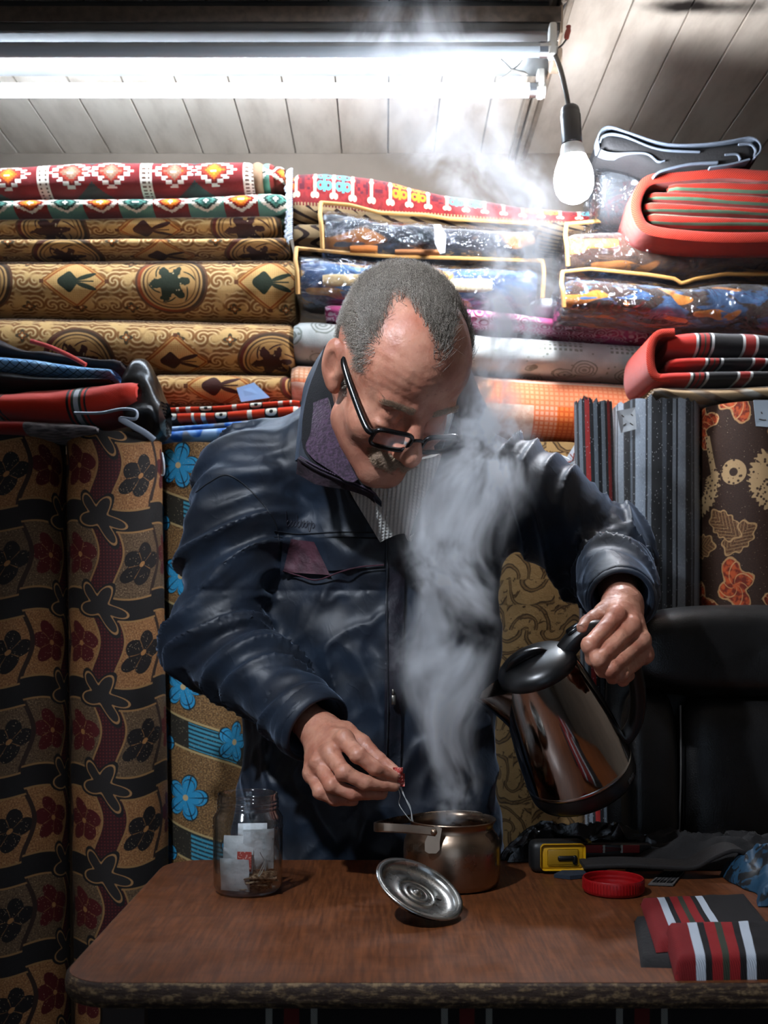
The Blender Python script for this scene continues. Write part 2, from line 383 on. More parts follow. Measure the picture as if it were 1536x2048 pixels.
def beige(dark, ring):
    def b():
        u, v = uv(); Pd = .417
        m = cmod(u, Pd); d = cmod(u, Pd, Pd / 2)
        s = .0555; ro = fl(v / s + .5); a = cmod(u + ro * .0277, s); bb = cmod(v, s); aa = abs(a) - .0125; rr = hyp(aa, bb); th = at2(bb, aa)
        sw = sn(rr * 620.0 - th * 2.0)
        c = mix(ss(sw, -.5, .6), '#a87f4e', '#7d5228'); c = mix(ss(sw, -.35, -.95), c, '#cfae7c')
        c = mix(ss(noise(comb(u, v), 26.0, 2.0), .50, .62), c, '#c39c64')
        fx = cmod(u, .111, .02); fy = cmod(v, .111, .052); fr = hyp(fx, fy); fa = at2(fy, fx)
        c = mix(fr < (.011 + .004 * cs(fa * 4.0)), c, '#4a3b26'); c = mix(fr < (.006 + .002 * cs(fa * 4.0)), c, '#a3602c'); c = mix(fr < .003, c, '#e6cd9c')
        # diamond with a tulip
        dd = abs(d) / .070 + abs(v) / .060
        c = mix(dd < 1.06, c, '#8a4f22'); c = mix(dd < 1.0, c, '#b98445'); c = mix(dd < .94, c, '#97501f'); c = mix(dd < .86, c, '#c79c60')
        dots = ((u / .0045) % 1.0 > .6) & ((v / .0045) % 1.0 > .6)
        c = mix((dd < .84) & dots, c, '#a87a42')
        tul = hyp((d + .014) / .022, v / .018 * (1.0 + .25 * sn(d * 150.0)))
        leaf1 = hyp((d - .024 + (v - .013) * .6) / .026, (v - .010 - (d - .024) * .35) / .0055); leaf2 = hyp((d - .024 - (v + .013) * .6) / .026, (v + .010 + (d - .024) * .35) / .0055)
        stem = band(v, .0016) & band(d - .02, .022)
        c = mix((tul < 1.0) | (leaf1 < 1.0) | (leaf2 < 1.0) | stem, c, dark)
        c = mix(band(abs(d) - .070, .0045) & band(v, .0045) | (band(abs(v) - .060, .0045) & band(d, .0045)), c, '#5b3118')
        # medallion with a posy
        r = hyp(m, v * 1.06); an = at2(v, m)
        c = mix(r < .078, c, '#5a3a24'); c = mix(r < .073, c, mix(ss(m + v * .6, -.05, .02), ring, '#3f2f20')); c = mix(r < .066, c, '#b58a54'); c = mix(r < .062, c, '#4d3822')
        c = mix(r < .058, c, '#b08650'); c = mix(band(r - .052, .0012), c, '#6b4c2a')
        pr = hyp(m + .004, v + .002); fo = .033 + .010 * sn(an * 6.0 + 1.0) + (noise(comb(u, v), 95.0, 2.0) - .5) * .03
        c = mix(pr < fo, c, dark); c = mix((voro(comb(u, v), 120.0) < .22) & (pr < .026) & (m > 0.0), c, '#b9a27a')
        sprig = band(sn(an * 3.0 + r * 120.0), .22) & (r > .034) & (r < .05)
        c = mix(sprig, c, dark)
        mesh = ((u / .003) % 1.0 > .55) & ((v / .003) % 1.0 > .55)
        c = mix(mesh * .22, c, '#6e4a26')
        return fabric(c, .9, 420, .5)
    return b
def pat_bones():
    u, v = uv(); pch = .0405; x = cmod(u, pch); idx = fl(u / pch + .5); ax = abs(x); av = abs(v)
    c = mix(ss(noise(comb(u, v), 70.0, 3.0), .45, .6), '#7c2020', '#6a1a1c')
    blk = (idx % 7.0)
    c = mix((abs(cmod(u, pch, pch / 2)) < .013) & band(v, .022) & (noise(comb(fl(u / .006), fl(v / .006)), 1.7, 0.0) > .52), c, '#4d1620')
    # tree motif between bones
    y = cmod(u, pch, pch / 2); ay = abs(y); tx = fl(u / pch)
    tree = (ay < .0028) & (av < .024) | (band(hyp(ay - .008, v - .006) - .006, .0026)) | (band(hyp(ay - .0085, v + .014) - .0055, .0026)) | ((ay < .007) & (abs(v - .021) < .004))
    cy_ = (tx % 7.0 > .5) & (tx % 7.0 < 2.5); og = (tx % 7.0 > 4.5) & (tx % 7.0 < 6.5)
    c = mix(tree & cy_, c, '#4f8b90'); c = mix(tree & og, c, '#e2701c')
    bone = (ax < (.0030 + .0022 * ss(av, .0, .006, 1.0, 0.0))) & (av < .030) | (hyp(ax - .0042, av - .030) < .0046)
    c = mix(bone, c, '#d8c0a2')
    up = v - .062; fl2 = hyp(cmod(u, .068, .01), up); fa = at2(up, cmod(u, .068, .01))
    c = mix(fl2 < (.008 + .006 * cs(fa * 4.0)), c, '#c9a98e')
    low = v < -.042
    c = mix(low, c, mix((sn(u * 190.0) * .004 + v < -.05) & (sn(u * 120.0 + v * 300.0) > .5), '#9a7f5c', '#2c1d18'))
    c = mix(low & (v > -.047) & (sn(u * 900.0) > 0.0), c, '#6a1a1c')
    return fabric(c, .92, 500, .6)
def bronze(seed):
    def b():
        u, v = uv(); pu, pv = .205, .328
        w = u + .012 * sn(v * 2 * math.pi / .164 + 1.0); x = cmod(w, pu); hy = v + .010 * sn(u * 2 * math.pi / pu + .6) + .05 * x
        y = cmod(hy, .164); row = (fl(hy / .164 + .5) % 2.0) > .5
        fleck = noise(comb(u, v), 330.0, 2.0, .7); spark = voro(comb(u, v), 240.0) < .13
        gold = mix(ss(fleck, .35, .7), '#704826', '#a5764a'); dim = mix(ss(fleck, .35, .7), '#43301f', '#715a40')
        cell_hi = fl(hy / .164) % 2.0 > .5
        c = mix(cell_hi, gold, dim)
        # flowers in the panels
        px = cmod(w, pu, pu / 2) ; half = px > 0.0
        fx = abs(px) - .040; fy = cmod(hy, .164, .082); fr = hyp(fx, fy); fa = at2(fy, fx)
        pet = .026 + .014 * abs(sn(fa * 2.5 + .3))
        petc = mix(half, '#140d0b', '#4a0f0f'); c = mix(fr < pet, c, petc)
        c = mix((fr < pet * .92) & band(sn(fa * 2.5 + .3), .09) & (fr > .006), c, '#7a5630'); c = mix(fr < .005, c, '#96683a')
        c = mix(spark * .8, c, '#d8bb90')
        c = mix(band(px, .0045), c, '#2a1a12')
        vb = abs(x) < .021; dots = ((u / .006) % 1.0 > .6) & ((v / .006) % 1.0 > .6)
        red = mix(dots, '#330d0f', '#5e1c18')
        c = mix(abs(x) < .0245, c, '#8f6a40'); c = mix(vb, c, red)
        c = mix(abs(y) < .0225, c, '#8f6a40'); c = mix(abs(y) < .019, c, '#171312')
        sr = hyp(x, y); sa = at2(y, x); st = .030 + .013 * cs(sa * 5.0 + .8)
        c = mix(sr < (st + .011), c, '#171312'); c = mix(sr < (st + .0042), c, '#9a7146'); c = mix(sr < st, c, '#241f1d')
        n = noise(objco(), 600.0, 2.0)
        return principled(Base_Color=c, Roughness=ss(spark, 0.0, 1.0, .75, .3), Specular_IOR_Level=.35, Normal=bump(n, .4, .001))
    return b
def pat_blueflower():
    u, v = uv(); fleck = noise(comb(u, v), 330.0, 2.0, .7); spark = voro(comb(u, v), 240.0) < .14
    c = mix(ss(fleck, .4, .65), '#5a4127', '#a07a4c')
    wv = v + u * .35; y = cmod(wv, .215, .03)
    c = mix(band(y, .030), c, '#2e2a22'); stp = (wv / .0085) % 1.0 > .45
    c = mix(band(y, .025) & (cmod(u, .16) > -.02), c, mix(stp, '#1c3a46', '#3f90a8')); c = mix(band(abs(y) - .029, .0022), c, '#b29a6a')
    for (ox, oy, sz) in ((-.030, .13, 1.0), (.075, .02, .9)):
        fx = cmod(u, .17, ox); fy = cmod(v, .215, oy); r = hyp(fx, fy); a = at2(fy, fx)
        pet = sz * (.020 + .024 * mth('POWER', abs(cs(a * 2.5)), .6))
        c = mix(r < pet + .003, c, '#1d2a2c'); c = mix(r < pet, c, '#2f95c4'); c = mix((r < pet * .86) & (r > pet * .80), c, '#1a4a62')
        c = mix(band(sn(a * 2.5), .10) & (r < pet), c, '#133040'); c = mix(r < .006, c, '#c8b080')
    c = mix(spark * .7, c, '#d6c49a')
    return principled(Base_Color=c, Roughness=.75, Specular_IOR_Level=.3, Normal=bump(noise(objco(), 600.0, 2.0), .4, .001))
def pat_scrollbeige():
    u, v = uv(); s = .10; a = cmod(u + fl(v / s) * .04, s); bb = cmod(v, s); r = hyp(a, bb); th = at2(bb, a)
    sw = sn(r * 210.0 - th * 2.0 + (noise(comb(u, v), 9.0, 3.0) - .5) * 14.0)
    rib = sn(u * 2200.0)
    c = mix(ss(rib, -.6, .8), '#a88251', '#c19a63'); c = mix(ss(sw, .50, .66), c, '#4a3520'); c = mix(ss(sw, .86, .95), c, '#8b6a40'); c = mix(ss(noise(comb(u, v), 34.0, 3.0, .6, 2.0), .60, .64), c, '#5d4428')
    return fabric(c, .85, 500, .5)
def stripes(lst, glint=True, vert=True, scale=1.0, rough=.6, sheen=.2):
    """lst: [(width, colour)] repeated along u"""
    def b():
        u, v = uv(); tot = sum(w for w, _ in lst); x = (u + (noise(comb(u, v * .4), 9.0, 2.0) - .5) * .003) % tot; c = lst[-1][1]; acc = tot
        for w, cc in reversed(lst):
            c = mix(x < acc, c, cc); acc -= w
        if glint:
            fb = noise(comb(u * 40.0, v * 6.0), 30.0, 3.0, .7); c = mix(ss(fb, .35, .75, .0, .45), c, '#15161a')
            c = mix((voro(comb(u * 1.6, v * .5), 210.0) < .12) * .8, c, '#dfe3e6')
        else:
            tw = sn((u + v) * 2600.0); c = mix(ss(tw, .2, 1.0, 0.0, .35), c, '#1a0606')
        return principled(Base_Color=c, Roughness=rough, Specular_IOR_Level=.35, Sheen_Weight=sheen, Normal=bump(sn((u + v * .6) * 2600.0) + noise(objco(), 500.0, 2.0), .3, .0012))
    return b
def pat_brownfloral():
    u, v = uv(); p = comb(u, v); wob = (noise(p, 30.0, 3.0) - .5); fleck = noise(p, 380.0, 2.0, .7)
    c = mix(ss(fleck, .4, .7), '#2c1a10', '#3a2315')
    fx = cmod(u, .19, .045); fy = cmod(v, .36, 1.500); r = hyp(fx, fy); a = at2(fy, fx)
    pet = .040 + .011 * sn(a * 5.0 + 1.0) + wob * .03
    c = mix(r < pet + .0035, c, '#b08458'); c = mix(r < pet, c, mix(ss(noise(p, 90.0, 3.0, .6, 1.5), .42, .6), '#5e1a0a', '#a8401a'))
    vein = band(sn(a * 4.0 + r * 160.0 + wob * 10.0), .16) & (r < pet)
    c = mix(vein, c, '#c08a5a')
    gx = cmod(u, .19, -.055); gy = cmod(v, .36, 1.545); g = hyp(gx, gy * .62); ga = at2(gy, gx); gp = .027 + .008 * sn(ga * 4.0) + wob * .02
    c = mix(g < gp + .003, c, '#a87c50'); c = mix(g < gp, c, mix(ss(noise(p, 90.0, 3.0), .42, .58), '#6a1f0c', '#b24a1e')); c = mix(band(sn(ga * 3.0 + g * 170.0), .15) & (g < gp), c, '#c08a5a')
    # fringed paisley curl
    qx = cmod(u, .19, .035); qy = cmod(v, .36, 1.385); qr = hyp(qx, qy); qa = at2(qy, qx)
    arc = band(qr - .050 - .006 * sn(qa * 26.0) * .25, .017 + .003 * sn(qa * 40.0)) & ((qa < .3) | (qa > 2.2))
    lace = mix(voro(p, 130.0) < .33, '#a98a62', '#3a2718')
    c = mix(arc | (band(hyp(qx + .018, qy - .02) - .020, .011)) | (band(hyp(cmod(u, .19, -.06), cmod(v, .36, 1.40)) - .016, .008)), c, lace)
    stem = band(qx - .045 + (qy - .05) * .25, .007) & (qy > -.01) & (qy < .09); c = mix(stem, c, lace)
    for lx, ly, t in ((-.05, 1.275, .8), (.055, 1.262, .1), (-.078, 1.30, 2.4)):
        ex = cmod(u, .19, lx); ey = cmod(v, .36, ly); e1 = ex * math.cos(t) + ey * math.sin(t); e2 = ey * math.cos(t) - ex * math.sin(t)
        e = hyp(e1 / .036, e2 / .021) + .10 * sn(at2(e2, e1) * 9.0); c = mix(e < 1.08, c, '#a07c52'); c = mix(e < .97, c, mix(ss(fleck, .4, .6), '#3b2413', '#6a4526')); c = mix((e < .97) & band(sn((abs(e2) - e1 * .7) * 420.0), .3), c, '#8a6a44')
    c = mix((voro(p, 230.0) < .10) & (fleck > .5), c, '#e0c9a0')
    return principled(Base_Color=c, Roughness=.7, Specular_IOR_Level=.3, Normal=bump(noise(objco(), 600.0, 2.0), .4, .001))
def pat_orangecheck():
    u, v = uv(); big = (u % .36)
    dots = ((u / .0105) % 1.0 > .35) & ((v / .0105) % 1.0 > .35)
    row = (v > -.01) & (v < .05)
    c = mix(dots, '#d8734a', '#e3a080'); c = mix(row & dots, c, '#e08e66')
    pale = (big > .12) & (v < -.01)
    c = mix(pale, c, mix(ss(noise(comb(u, v), 60.0, 2.0), .4, .6), '#cfa48c', '#dcbca8'))
    c = mix((big > .05) & (big < .12) & (v < -.01), c, mix(dots, '#cf5a22', '#e07a3c'))
    c = mix((big > .20) & (big < .27) & (v > .0), c, mix(dots, '#c98a64', '#d8ab8c')); c = mix(band(v - .056, .008), c, '#d9b29a')
    return fabric(c, .9, 450, .4)
def pat_greyfloral():
    u, v = uv(); p = comb(u, v)
    c = mix(ss(noise(p, 20.0, 3.0), .35, .7), '#a9adab', '#c2c4c0')
    r = voro(p, 14.0, 'F1', .7); ring = sn(r * 60.0 + noise(p, 40.0, 2.0) * 6.0)
    c = mix((r < .42) & (ring > .35), c, '#6d736c'); c = mix((r < .40) & (ring > .8), c, '#8b9088')
    sqx = (band(cmod(u, .15), .05)) & (v > .0) & (((u / .011) % 1.0 > .45) & ((v / .011) % 1.0 > .45)); c = mix(sqx & (u > .35), c, '#83857a')
    c = mix((voro(p, 55.0) < .16), c, '#85897f')
    return fabric(c, .9, 450, .4)
def pat_pink():
    u, v = uv(); p = comb(u, v); r = voro(p, 42.0, 'F1', .8); ring = sn(r * 26.0 + noise(p, 60.0, 1.0) * 3.0)
    c = mix(ss(noise(p, 14.0, 2.0), .38, .62), '#8f1f4c', '#c05a92'); c = mix((ring > .25) & (noise(p, 9.0, 1.0) > .38), c, '#d8b8cc')
    return fabric(c, .9, 450, .4)
def fleece(c1, c2, c3, c4, sc):
    def b():
        u, v = uv(); p = comb(u * 1.0, v * 2.2); n1 = noise(p, sc, 2.0, .5, .6); n2 = noise(p, sc * .7, 1.0, .5, .3)
        c = mix(ss(n1, .47, .52), c1, c2); c = mix(ss(n2, .60, .63), c, c3); c = mix(ss(n1, .38, .34), c, c4)
        return fabric(c, .95, 900, .6, sheen=.5)
    return b
def plasticwrap():
    p = objco(); h = abs(noise(p, 22.0, 3.0, .55, 1.0) - .5) * 2.0 + abs(noise(p, 9.0, 2.0, .5, 1.5) - .5) * 3.0
    nb = bump(h, 1.0, .014)
    a = NT.nodes.new('ShaderNodeBsdfTransparent'); a.inputs[0].default_value = (.93, .94, .95, 1)
    g = NT.nodes.new('ShaderNodeBsdfGlossy'); g.inputs['Roughness'].default_value = .09; g.inputs[0].default_value = (.9, .93, 1, 1)
    NT.links.new(nb.o, g.inputs['Normal'])
    k = edge_refl(nb, .07, .75, 2.8)
    m = NT.nodes.new('ShaderNodeMixShader'); NT.links.new(k.o, m.inputs[0]); NT.links.new(a.outputs[0], m.inputs[1]); NT.links.new(g.outputs[0], m.inputs[2])
    return E(m.outputs[0])
K_KILIM = mat('red_kilim_diamonds', pat_kilim); K_KILIM2 = mat('small_diamond_kilim', pat_kilim2)
K_BEIGE = mat('beige_medallion_carpet', beige('#1f2a1c', '#8a3f1c')); K_BEIGEM = mat('beige_medallion_carpet_maroon', beige('#3a1c18', '#5e241c'))
K_BONES = mat('red_kilim_bones', pat_bones)
K_BRONZE = mat('bronze_panel_carpet', bronze(0)); K_BLUEF = mat('blue_flower_carpet', pat_blueflower); K_SCROLL = mat('beige_scroll_carpet', pat_scrollbeige)
K_BROWN = mat('brown_floral_carpet', pat_brownfloral); K_ORANGE = mat('orange_check_carpet', pat_orangecheck); K_GREY = mat('grey_floral_carpet', pat_greyfloral); K_PINK = mat('pink_swirl_cloth', pat_pink)
K_SILVER = mat('silver_black_stripes', stripes([(.012, '#101013'), (.007, '#868e96'), (.004, '#1a1b1f'), (.018, '#9aa4ae'), (.004, '#24262b'), (.012, '#101013'), (.005, '#5d646c'), (.006, '#15161a'), (.020, '#8d97a2'), (.004, '#202227'), (.007, '#767e86'), (.020, '#0f0f12'), (.008, '#474d54')]))
K_REDSTRIPE = mat('red_black_stripes', stripes([(.007, '#0f0f12'), (.008, '#7c868f'), (.006, '#16171a'), (.009, '#a81c14'), (.007, '#101013'), (.007, '#6a737b')]))
K_REDCLOTH = mat('red_striped_cloth', stripes([(.120, '#d02c10'), (.005, '#1a0d0c'), (.004, '#d02c10'), (.005, '#2b3a2c'), (.009, '#b9bcc0'), (.005, '#2b3a2c'), (.005, '#d02c10'), (.004, '#1a0d0c')], False, rough=.85))
K_REDCLOTH2 = mat('red_black_folded_cloth', stripes([(.085, '#b8200e'), (.005, '#c5c5c2'), (.004, '#140c0b'), (.007, '#8e1a12'), (.003, '#2b3a2c'), (.007, '#8e1a12'), (.004, '#140c0b'), (.005, '#c5c5c2'), (.055, '#0e0c0c'), (.005, '#c5c5c2'), (.020, '#8e1a12'), (.005, '#c5c5c2'), (.05, '#0e0c0c')], False, rough=.85))
K_FL_BLUE = mat('blue_fleece', fleece('#4a6a90', '#33486a', '#b5854a', '#6d8cac', 13.0)); K_FL_BROWN = mat('brown_fleece', fleece('#4f3b30', '#382922', '#c47c3c', '#6b5040', 12.0)); K_FL_DARK = mat('dark_fleece', fleece('#34363b', '#232429', '#9a6230', '#50535a', 9.0)); K_FL_MIX = mat('blue_orange_fleece', fleece('#3d5a80', '#3c2e27', '#c77a2c', '#50709a', 17.0))
K_PLASTIC = mat('clear_plastic_wrap', plasticwrap)
K_PIPING = plain('tan_piping', '#b98a4c', .55)
K_DARK = plain('dark_fabric', '#0c0b0c', .85, bs=.3)
# ================================================================== rolled and folded textiles
def pl(pts):
    a = np.array(pts, float); return lambda x: np.interp(x, a[:, 0], a[:, 1])
def sgnpow(a, e): return np.sign(a) * np.abs(a) ** e
def roll_geo(mb, top, bot, D, dep, u0=0.0, vref=None, n=2.4, wob=.0018, step=.012, nv=44, mi=0, mic=0, cap=True, smoothends=.012, layers=5):
    """a flattened roll lying along X; top / bot: outline polylines in picture pixels at distance D; dep: half depth"""
    x0 = max(top[0][0], bot[0][0]); x1 = min(top[-1][0], bot[-1][0]); ft, fb = pl(top), pl(bot)
    L = (x1 - x0) / F * D; nu = max(8, int(L / step)); xs = np.linspace(x0, x1, nu)
    zt, zb = PZ(ft(xs), D), PZ(fb(xs), D); k = np.ones(5) / 5
    if nu > 12:
        zt = np.convolve(np.pad(zt, 2, 'edge'), k, 'valid'); zb = np.convolve(np.pad(zb, 2, 'edge'), k, 'valid')
    zc, hz = (zt + zb) / 2, (zt - zb) / 2; X = PX(xs, D)
    t = np.linspace(-math.pi, math.pi, nv + 1); e = 2.0 / n
    cy, cz = -sgnpow(np.cos(t), e), sgnpow(np.sin(t), e)
    endk = np.clip(np.minimum((X - X[0]), (X[-1] - X)) / smoothends, 0, 1); sh = 1 - .10 * (1 - endk) ** 2
    G = np.empty((nu, nv + 1, 3)); G[..., 0] = X[:, None]
    G[..., 1] = D + dep + dep * cy[None, :] * sh[:, None]; G[..., 2] = zc[:, None] + hz[:, None] * cz[None, :] * sh[:, None]
    if wob > 0:
        w = (fbm(np.stack([G[..., 0] * 14, G[..., 1] * 22, G[..., 2] * 22], -1), 2) - .5) * 2 * wob
        w[:, -1] = w[:, 0]; G[..., 1] += w * cy[None]; G[..., 2] += w * cz[None]
    hm = hz.mean(); arc = np.concatenate([[0], np.cumsum(np.hypot(np.diff(cy) * dep, np.diff(cz) * hm))]); arc -= np.interp(0, t, arc)
    voff = 0 if vref is None else PZ(vref, D) - zc.mean()
    UV = np.stack(np.broadcast_arrays(X[:, None] - PX(u0, D), (arc - voff)[None, :]), -1)
    mb.grid(G, UV, mi)
    if cap:
        for end, sg in ((0, -1), (-1, 1)):
            ring = G[end]; c = ring[:-1].mean(0); rows = []
            for j in range(layers + 1):
                s = 1 - j / layers * .97
                for off in (0, .004 if j < layers else 0):
                    rr = c + (ring - c) * (s - (.012 if off else 0)); rr = rr.copy(); rr[:, 0] = c[0] - sg * off; rows.append(rr)
            RG = np.array(rows); uvc = np.zeros(RG.shape[:2] + (2,)); uvc[..., 0] = X[end] - PX(u0, D); uvc[..., 1] = (arc - voff)[None, :]
            mb.grid(RG, uvc, mic, flip=(sg > 0))
    return mb
def roll(name, label, cat, top, bot, D, dep, m, edge=None, **kw):
    mb = MB(); edge = edge or m; kw.setdefault('mic', 1 if edge is not m else 0)
    o = roll_geo(mb, top, bot, D, dep, **kw).build(name, [m, edge] if edge is not m else m, sharp=60)
    return tagit(o, label, cat)
K_BACK = plain('carpet_backing', '#8a6a42', .9, var=.15, bs=.3)
K_REDEDGE = plain('kilim_edge', '#5a1d18', .9, var=.25, bs=.3)
def flat(x0, x1, y): return [(x0, y), (x1, y)]
GC = 'rolls stacked at the left of the back shelf'
# ---- left stack, top to bottom
o = roll('kilim_rug', 'folded red kilim with large white-edged diamonds, topmost at left', 'rug', [(-40, 318), (60, 315), (200, 306), (330, 309), (450, 306), (506, 307)], [(-40, 392), (100, 388), (250, 386), (400, 384), (506, 378)], 2.33, .11, K_KILIM, K_REDEDGE, u0=81, vref=345, n=2.6)
for j, (xa, xb, ya, yb, mm) in enumerate(((502, 524, 308, 374, 0), (522, 546, 311, 372, 1), (544, 567, 318, 370, 1))):
    ob = MB(); roll_geo(ob, flat(xa, xb, ya), flat(xa, xb, yb), 2.335 + j * .004, .095, u0=81, vref=345, n=2.6, nv=30)
    ob.build('folded_end', (plain('tan_kilim_border', '#8a6a50', .9, bs=.3), K_KILIM2)[mm], o, sharp=60)
roll('kilim_rug', 'kilim with small orange and green diamonds under the red kilim', 'rug', [(-40, 392), (100, 388), (250, 387), (400, 384), (540, 372), (572, 378)], [(-40, 428), (100, 424), (300, 424), (450, 422), (572, 424)], 2.33, .11, K_KILIM2, K_REDEDGE, u0=128, vref=404, n=2.6)
spec = [  # label, top, bottom, u0 (a medallion), vref, material
 ('thin beige medallion carpet roll just under the small-diamond kilim', [(-40, 426), (300, 421), (560, 417)], [(-40, 468), (300, 466), (560, 466)], 492, 462, K_BEIGEM),
 ('thinnest beige carpet roll, between two larger beige rolls', [(-40, 467), (300, 466), (577, 465)], [(-40, 504), (300, 500), (577, 498)], 516, 530, K_BEIGEM),
 ('largest beige carpet roll with green tulip diamonds and a round posy', [(-40, 502), (300, 501), (588, 498)], [(-40, 618), (300, 624), (588, 630)], 343, 563, K_BEIGE),
 ('beige carpet roll with maroon half medallions, second from bottom of its stack', [(-40, 618), (300, 624), (587, 632)], [(-40, 726), (300, 734), (587, 737)], 545, 724, K_BEIGEM),
 ('lowest beige carpet roll, with a dark tulip and white tie band', [(300, 736), (450, 736), (580, 738)], [(300, 806), (450, 804), (580, 798)], 632, 771, K_BEIGEM)]
for i, (lab, tp, bt, u0, vr, m) in enumerate(spec):
    o = roll('carpet_roll', lab, 'carpet', tp, bt, 2.35, .10, m, K_BACK, u0=u0, vref=vr, n=2.2); o['group'] = GC
    if i == 2:
        bd = MB(); roll_geo(bd, [(565, 497), (570, 497)], [(565, 632), (570, 632)], 2.347, .104, n=2.2, cap=False); bd.build('binding', K_BACK, o)
    if i == 4:
        bd = MB(); roll_geo(bd, [(392, 734), (399, 734)], [(392, 806), (399, 806)], 2.346, .105, n=2.2, cap=False); bd.build('tie_band', plain('white_tape', '#b9bdc4', .5), o)
# folded cloths under that stack
K_ETH = mat('red_white_black_motif', lambda: (lambda u, v: fabric(mix((cmod(u, .105) < -.02), mix(band(cmod(u, .105, .01), .014), '#c0310f', mix(band(hyp(cmod(u, .105, .01), v) - .008, .004), '#141210', '#cfc8ba')), mix(sn(u * 260.0) > .3, '#c0310f', '#cfc8ba')), .9, 450, .4))(*uv()))
ob = MB(); roll_geo(ob, [(318, 812), (450, 806), (600, 795)], [(318, 826), (450, 822), (600, 808)], 2.30, .09, n=3); roll_geo(ob, [(318, 822), (450, 818), (600, 806)], [(318, 844), (450, 840), (600, 830)], 2.298, .09, n=3, u0=30)
tagit(ob.build('folded_textile', K_ETH, sharp=60), 'folded red textile with white and black motifs under the lowest beige roll', 'textile')
K_SKY = mat('blue_grey_print', lambda: (lambda u, v: fabric(mix(ss(noise(comb(u, v * .6), 16.0, 1.0), .50, .53), mix(ss(noise(comb(u, v), 30.0, 2.0), .4, .6), '#2a62b4', '#7ea6d8'), mix(ss(noise(comb(u, v), 5.0, .0), .5, .55), '#7d7f86', '#a9c2e2')), .85, 450, .3))(*uv()))
ob = MB(); roll_geo(ob, [(310, 852), (400, 846), (560, 832)], [(310, 866), (400, 858), (560, 846)], 2.292, .085, n=3); roll_geo(ob, [(308, 860), (400, 854), (560, 842)], [(308, 884), (400, 876), (560, 868)], 2.288, .085, n=3, u0=200)
tagit(ob.build('folded_textile', K_SKY, sharp=60), 'folded blue and grey printed cloth above the blue flowered roll', 'textile')
# ---- centre stack
fr = roll('kilim_rug', 'dark red kilim with bone motifs and a white fringed end', 'rug', [(583, 332), (650, 328), (760, 340), (850, 368), (950, 385), (1050, 405), (1150, 412), (1245, 405)], [(583, 440), (640, 446), (760, 462), (850, 454), (950, 456), (1050, 456), (1150, 460), (1245, 458)], 2.36, .11, K_BONES, K_REDEDGE, u0=592, vref=388, n=3.2)
fu = MB(); roll_geo(fu, flat(586, 660, 436), flat(586, 660, 492), 2.364, .10, u0=592, vref=380, n=3.0); fu.build('folded_under', mat('brown_kilim_border', lambda: (lambda u, v: fabric(mix(sn(u * 160.0 + sn(v * 150.0) * 2.0) > .45, '#8d7352', '#2c1d18'), .9, 500, .5))(*uv())), fr, sharp=60)
fb_ = MB()
for i in range(34):
    y = 338 + i * 4.2; x = 584; D = 2.37
    pts = [P(x, y, D), P(x - 5 - 4 * random.random(), y + 2, D - .012), P(x - 9 - 6 * random.random(), y + 6 + 3 * random.random(), D - .016), P(x - 7, y + 11, D - .012)]
    fb_.tube(spline(pts, 7), .0022, 5)
fb_.build('fringe', plain('white_wool', '#b6bac0', .9), fr)
def pack(label, top, bot, D, dep, m, u0=0, pipe_left=True, pipe_right=False, strip=None, label2=None):
    x0, x1 = top[0][0], top[-1][0]; base = P((x0 + x1) / 2, max(b[1] for b in bot), D + dep)
    t = empty('packed_blanket', base, label, 'blanket', 'blankets packed in clear plastic')
    inset = lambda L, dx, dy: [(min(max(x, x0 + dx), x1 - dx), y + dy) for x, y in L]
    roll_geo(MB(), inset(top, 9, 7), inset(bot, 9, -5), D + .012, dep - .012, u0=u0, n=2.6, wob=.004).build('blanket', m, t, sharp=60) if False else None
    b = MB(); roll_geo(b, inset(top, 9, 7), inset(bot, 9, -5), D + .012, dep - .012, u0=u0, n=2.6, wob=.004); bo = b.build('blanket', m, t, sharp=60)
    if strip:
        for sx0, sx1, sy0, sy1, col in strip:
            s = MB(); roll_geo(s, [(sx0, sy0), (sx1, sy0)], [(sx0, sy1), (sx1, sy1)], D + .0085, .02, n=3, cap=False, wob=.001); s.build('edging', plain('edging_' + col, '#' + col, .8, bs=.3), bo)
    s = MB(); roll_geo(s, top, bot, D, dep, n=3.0, wob=.0055, step=.008); s.build('plastic_sleeve', K_PLASTIC, t, sharp=80)
    fine = [(x, np.interp(x, [p[0] for p in top], [p[1] for p in top])) for x in np.linspace(x0, x1, 40)]
    MB().tube([P(x, y + 2, D + .035) for x, y in fine], .0042, 8).build('piping', K_PIPING, t)
    if pipe_left: MB().tube(spline([P(x0 + 1, top[0][1] + 2, D + .02), P(x0 - 1, top[0][1] + 25, D + .004), P(x0 + 2, (top[0][1] + bot[0][1]) / 2, D + .0), P(x0 + 4, bot[0][1] - 8, D + .01)], 20), .0046, 8).build('piping', K_PIPING, t)
    if pipe_right: MB().tube(spline([P(x1, top[-1][1] + 2, D + .02), P(x1 + 3, top[-1][1] + 25, D + .004), P(x1, bot[-1][1] - 8, D + .01)], 20), .0046, 8).build('piping', K_PIPING, t)
    return t
b1 = pack('dark blanket in a plastic sleeve with white tag, under the fringed kilim', [(641, 403), (700, 408), (760, 424), (850, 428), (900, 436), (1080, 446)], [(641, 506), (760, 508), (900, 514), (1080, 520)], 2.31, .10, K_FL_DARK, u0=200, strip=[(700, 755, 488, 502, 'b4682a'), (790, 880, 496, 506, '9a6238')])
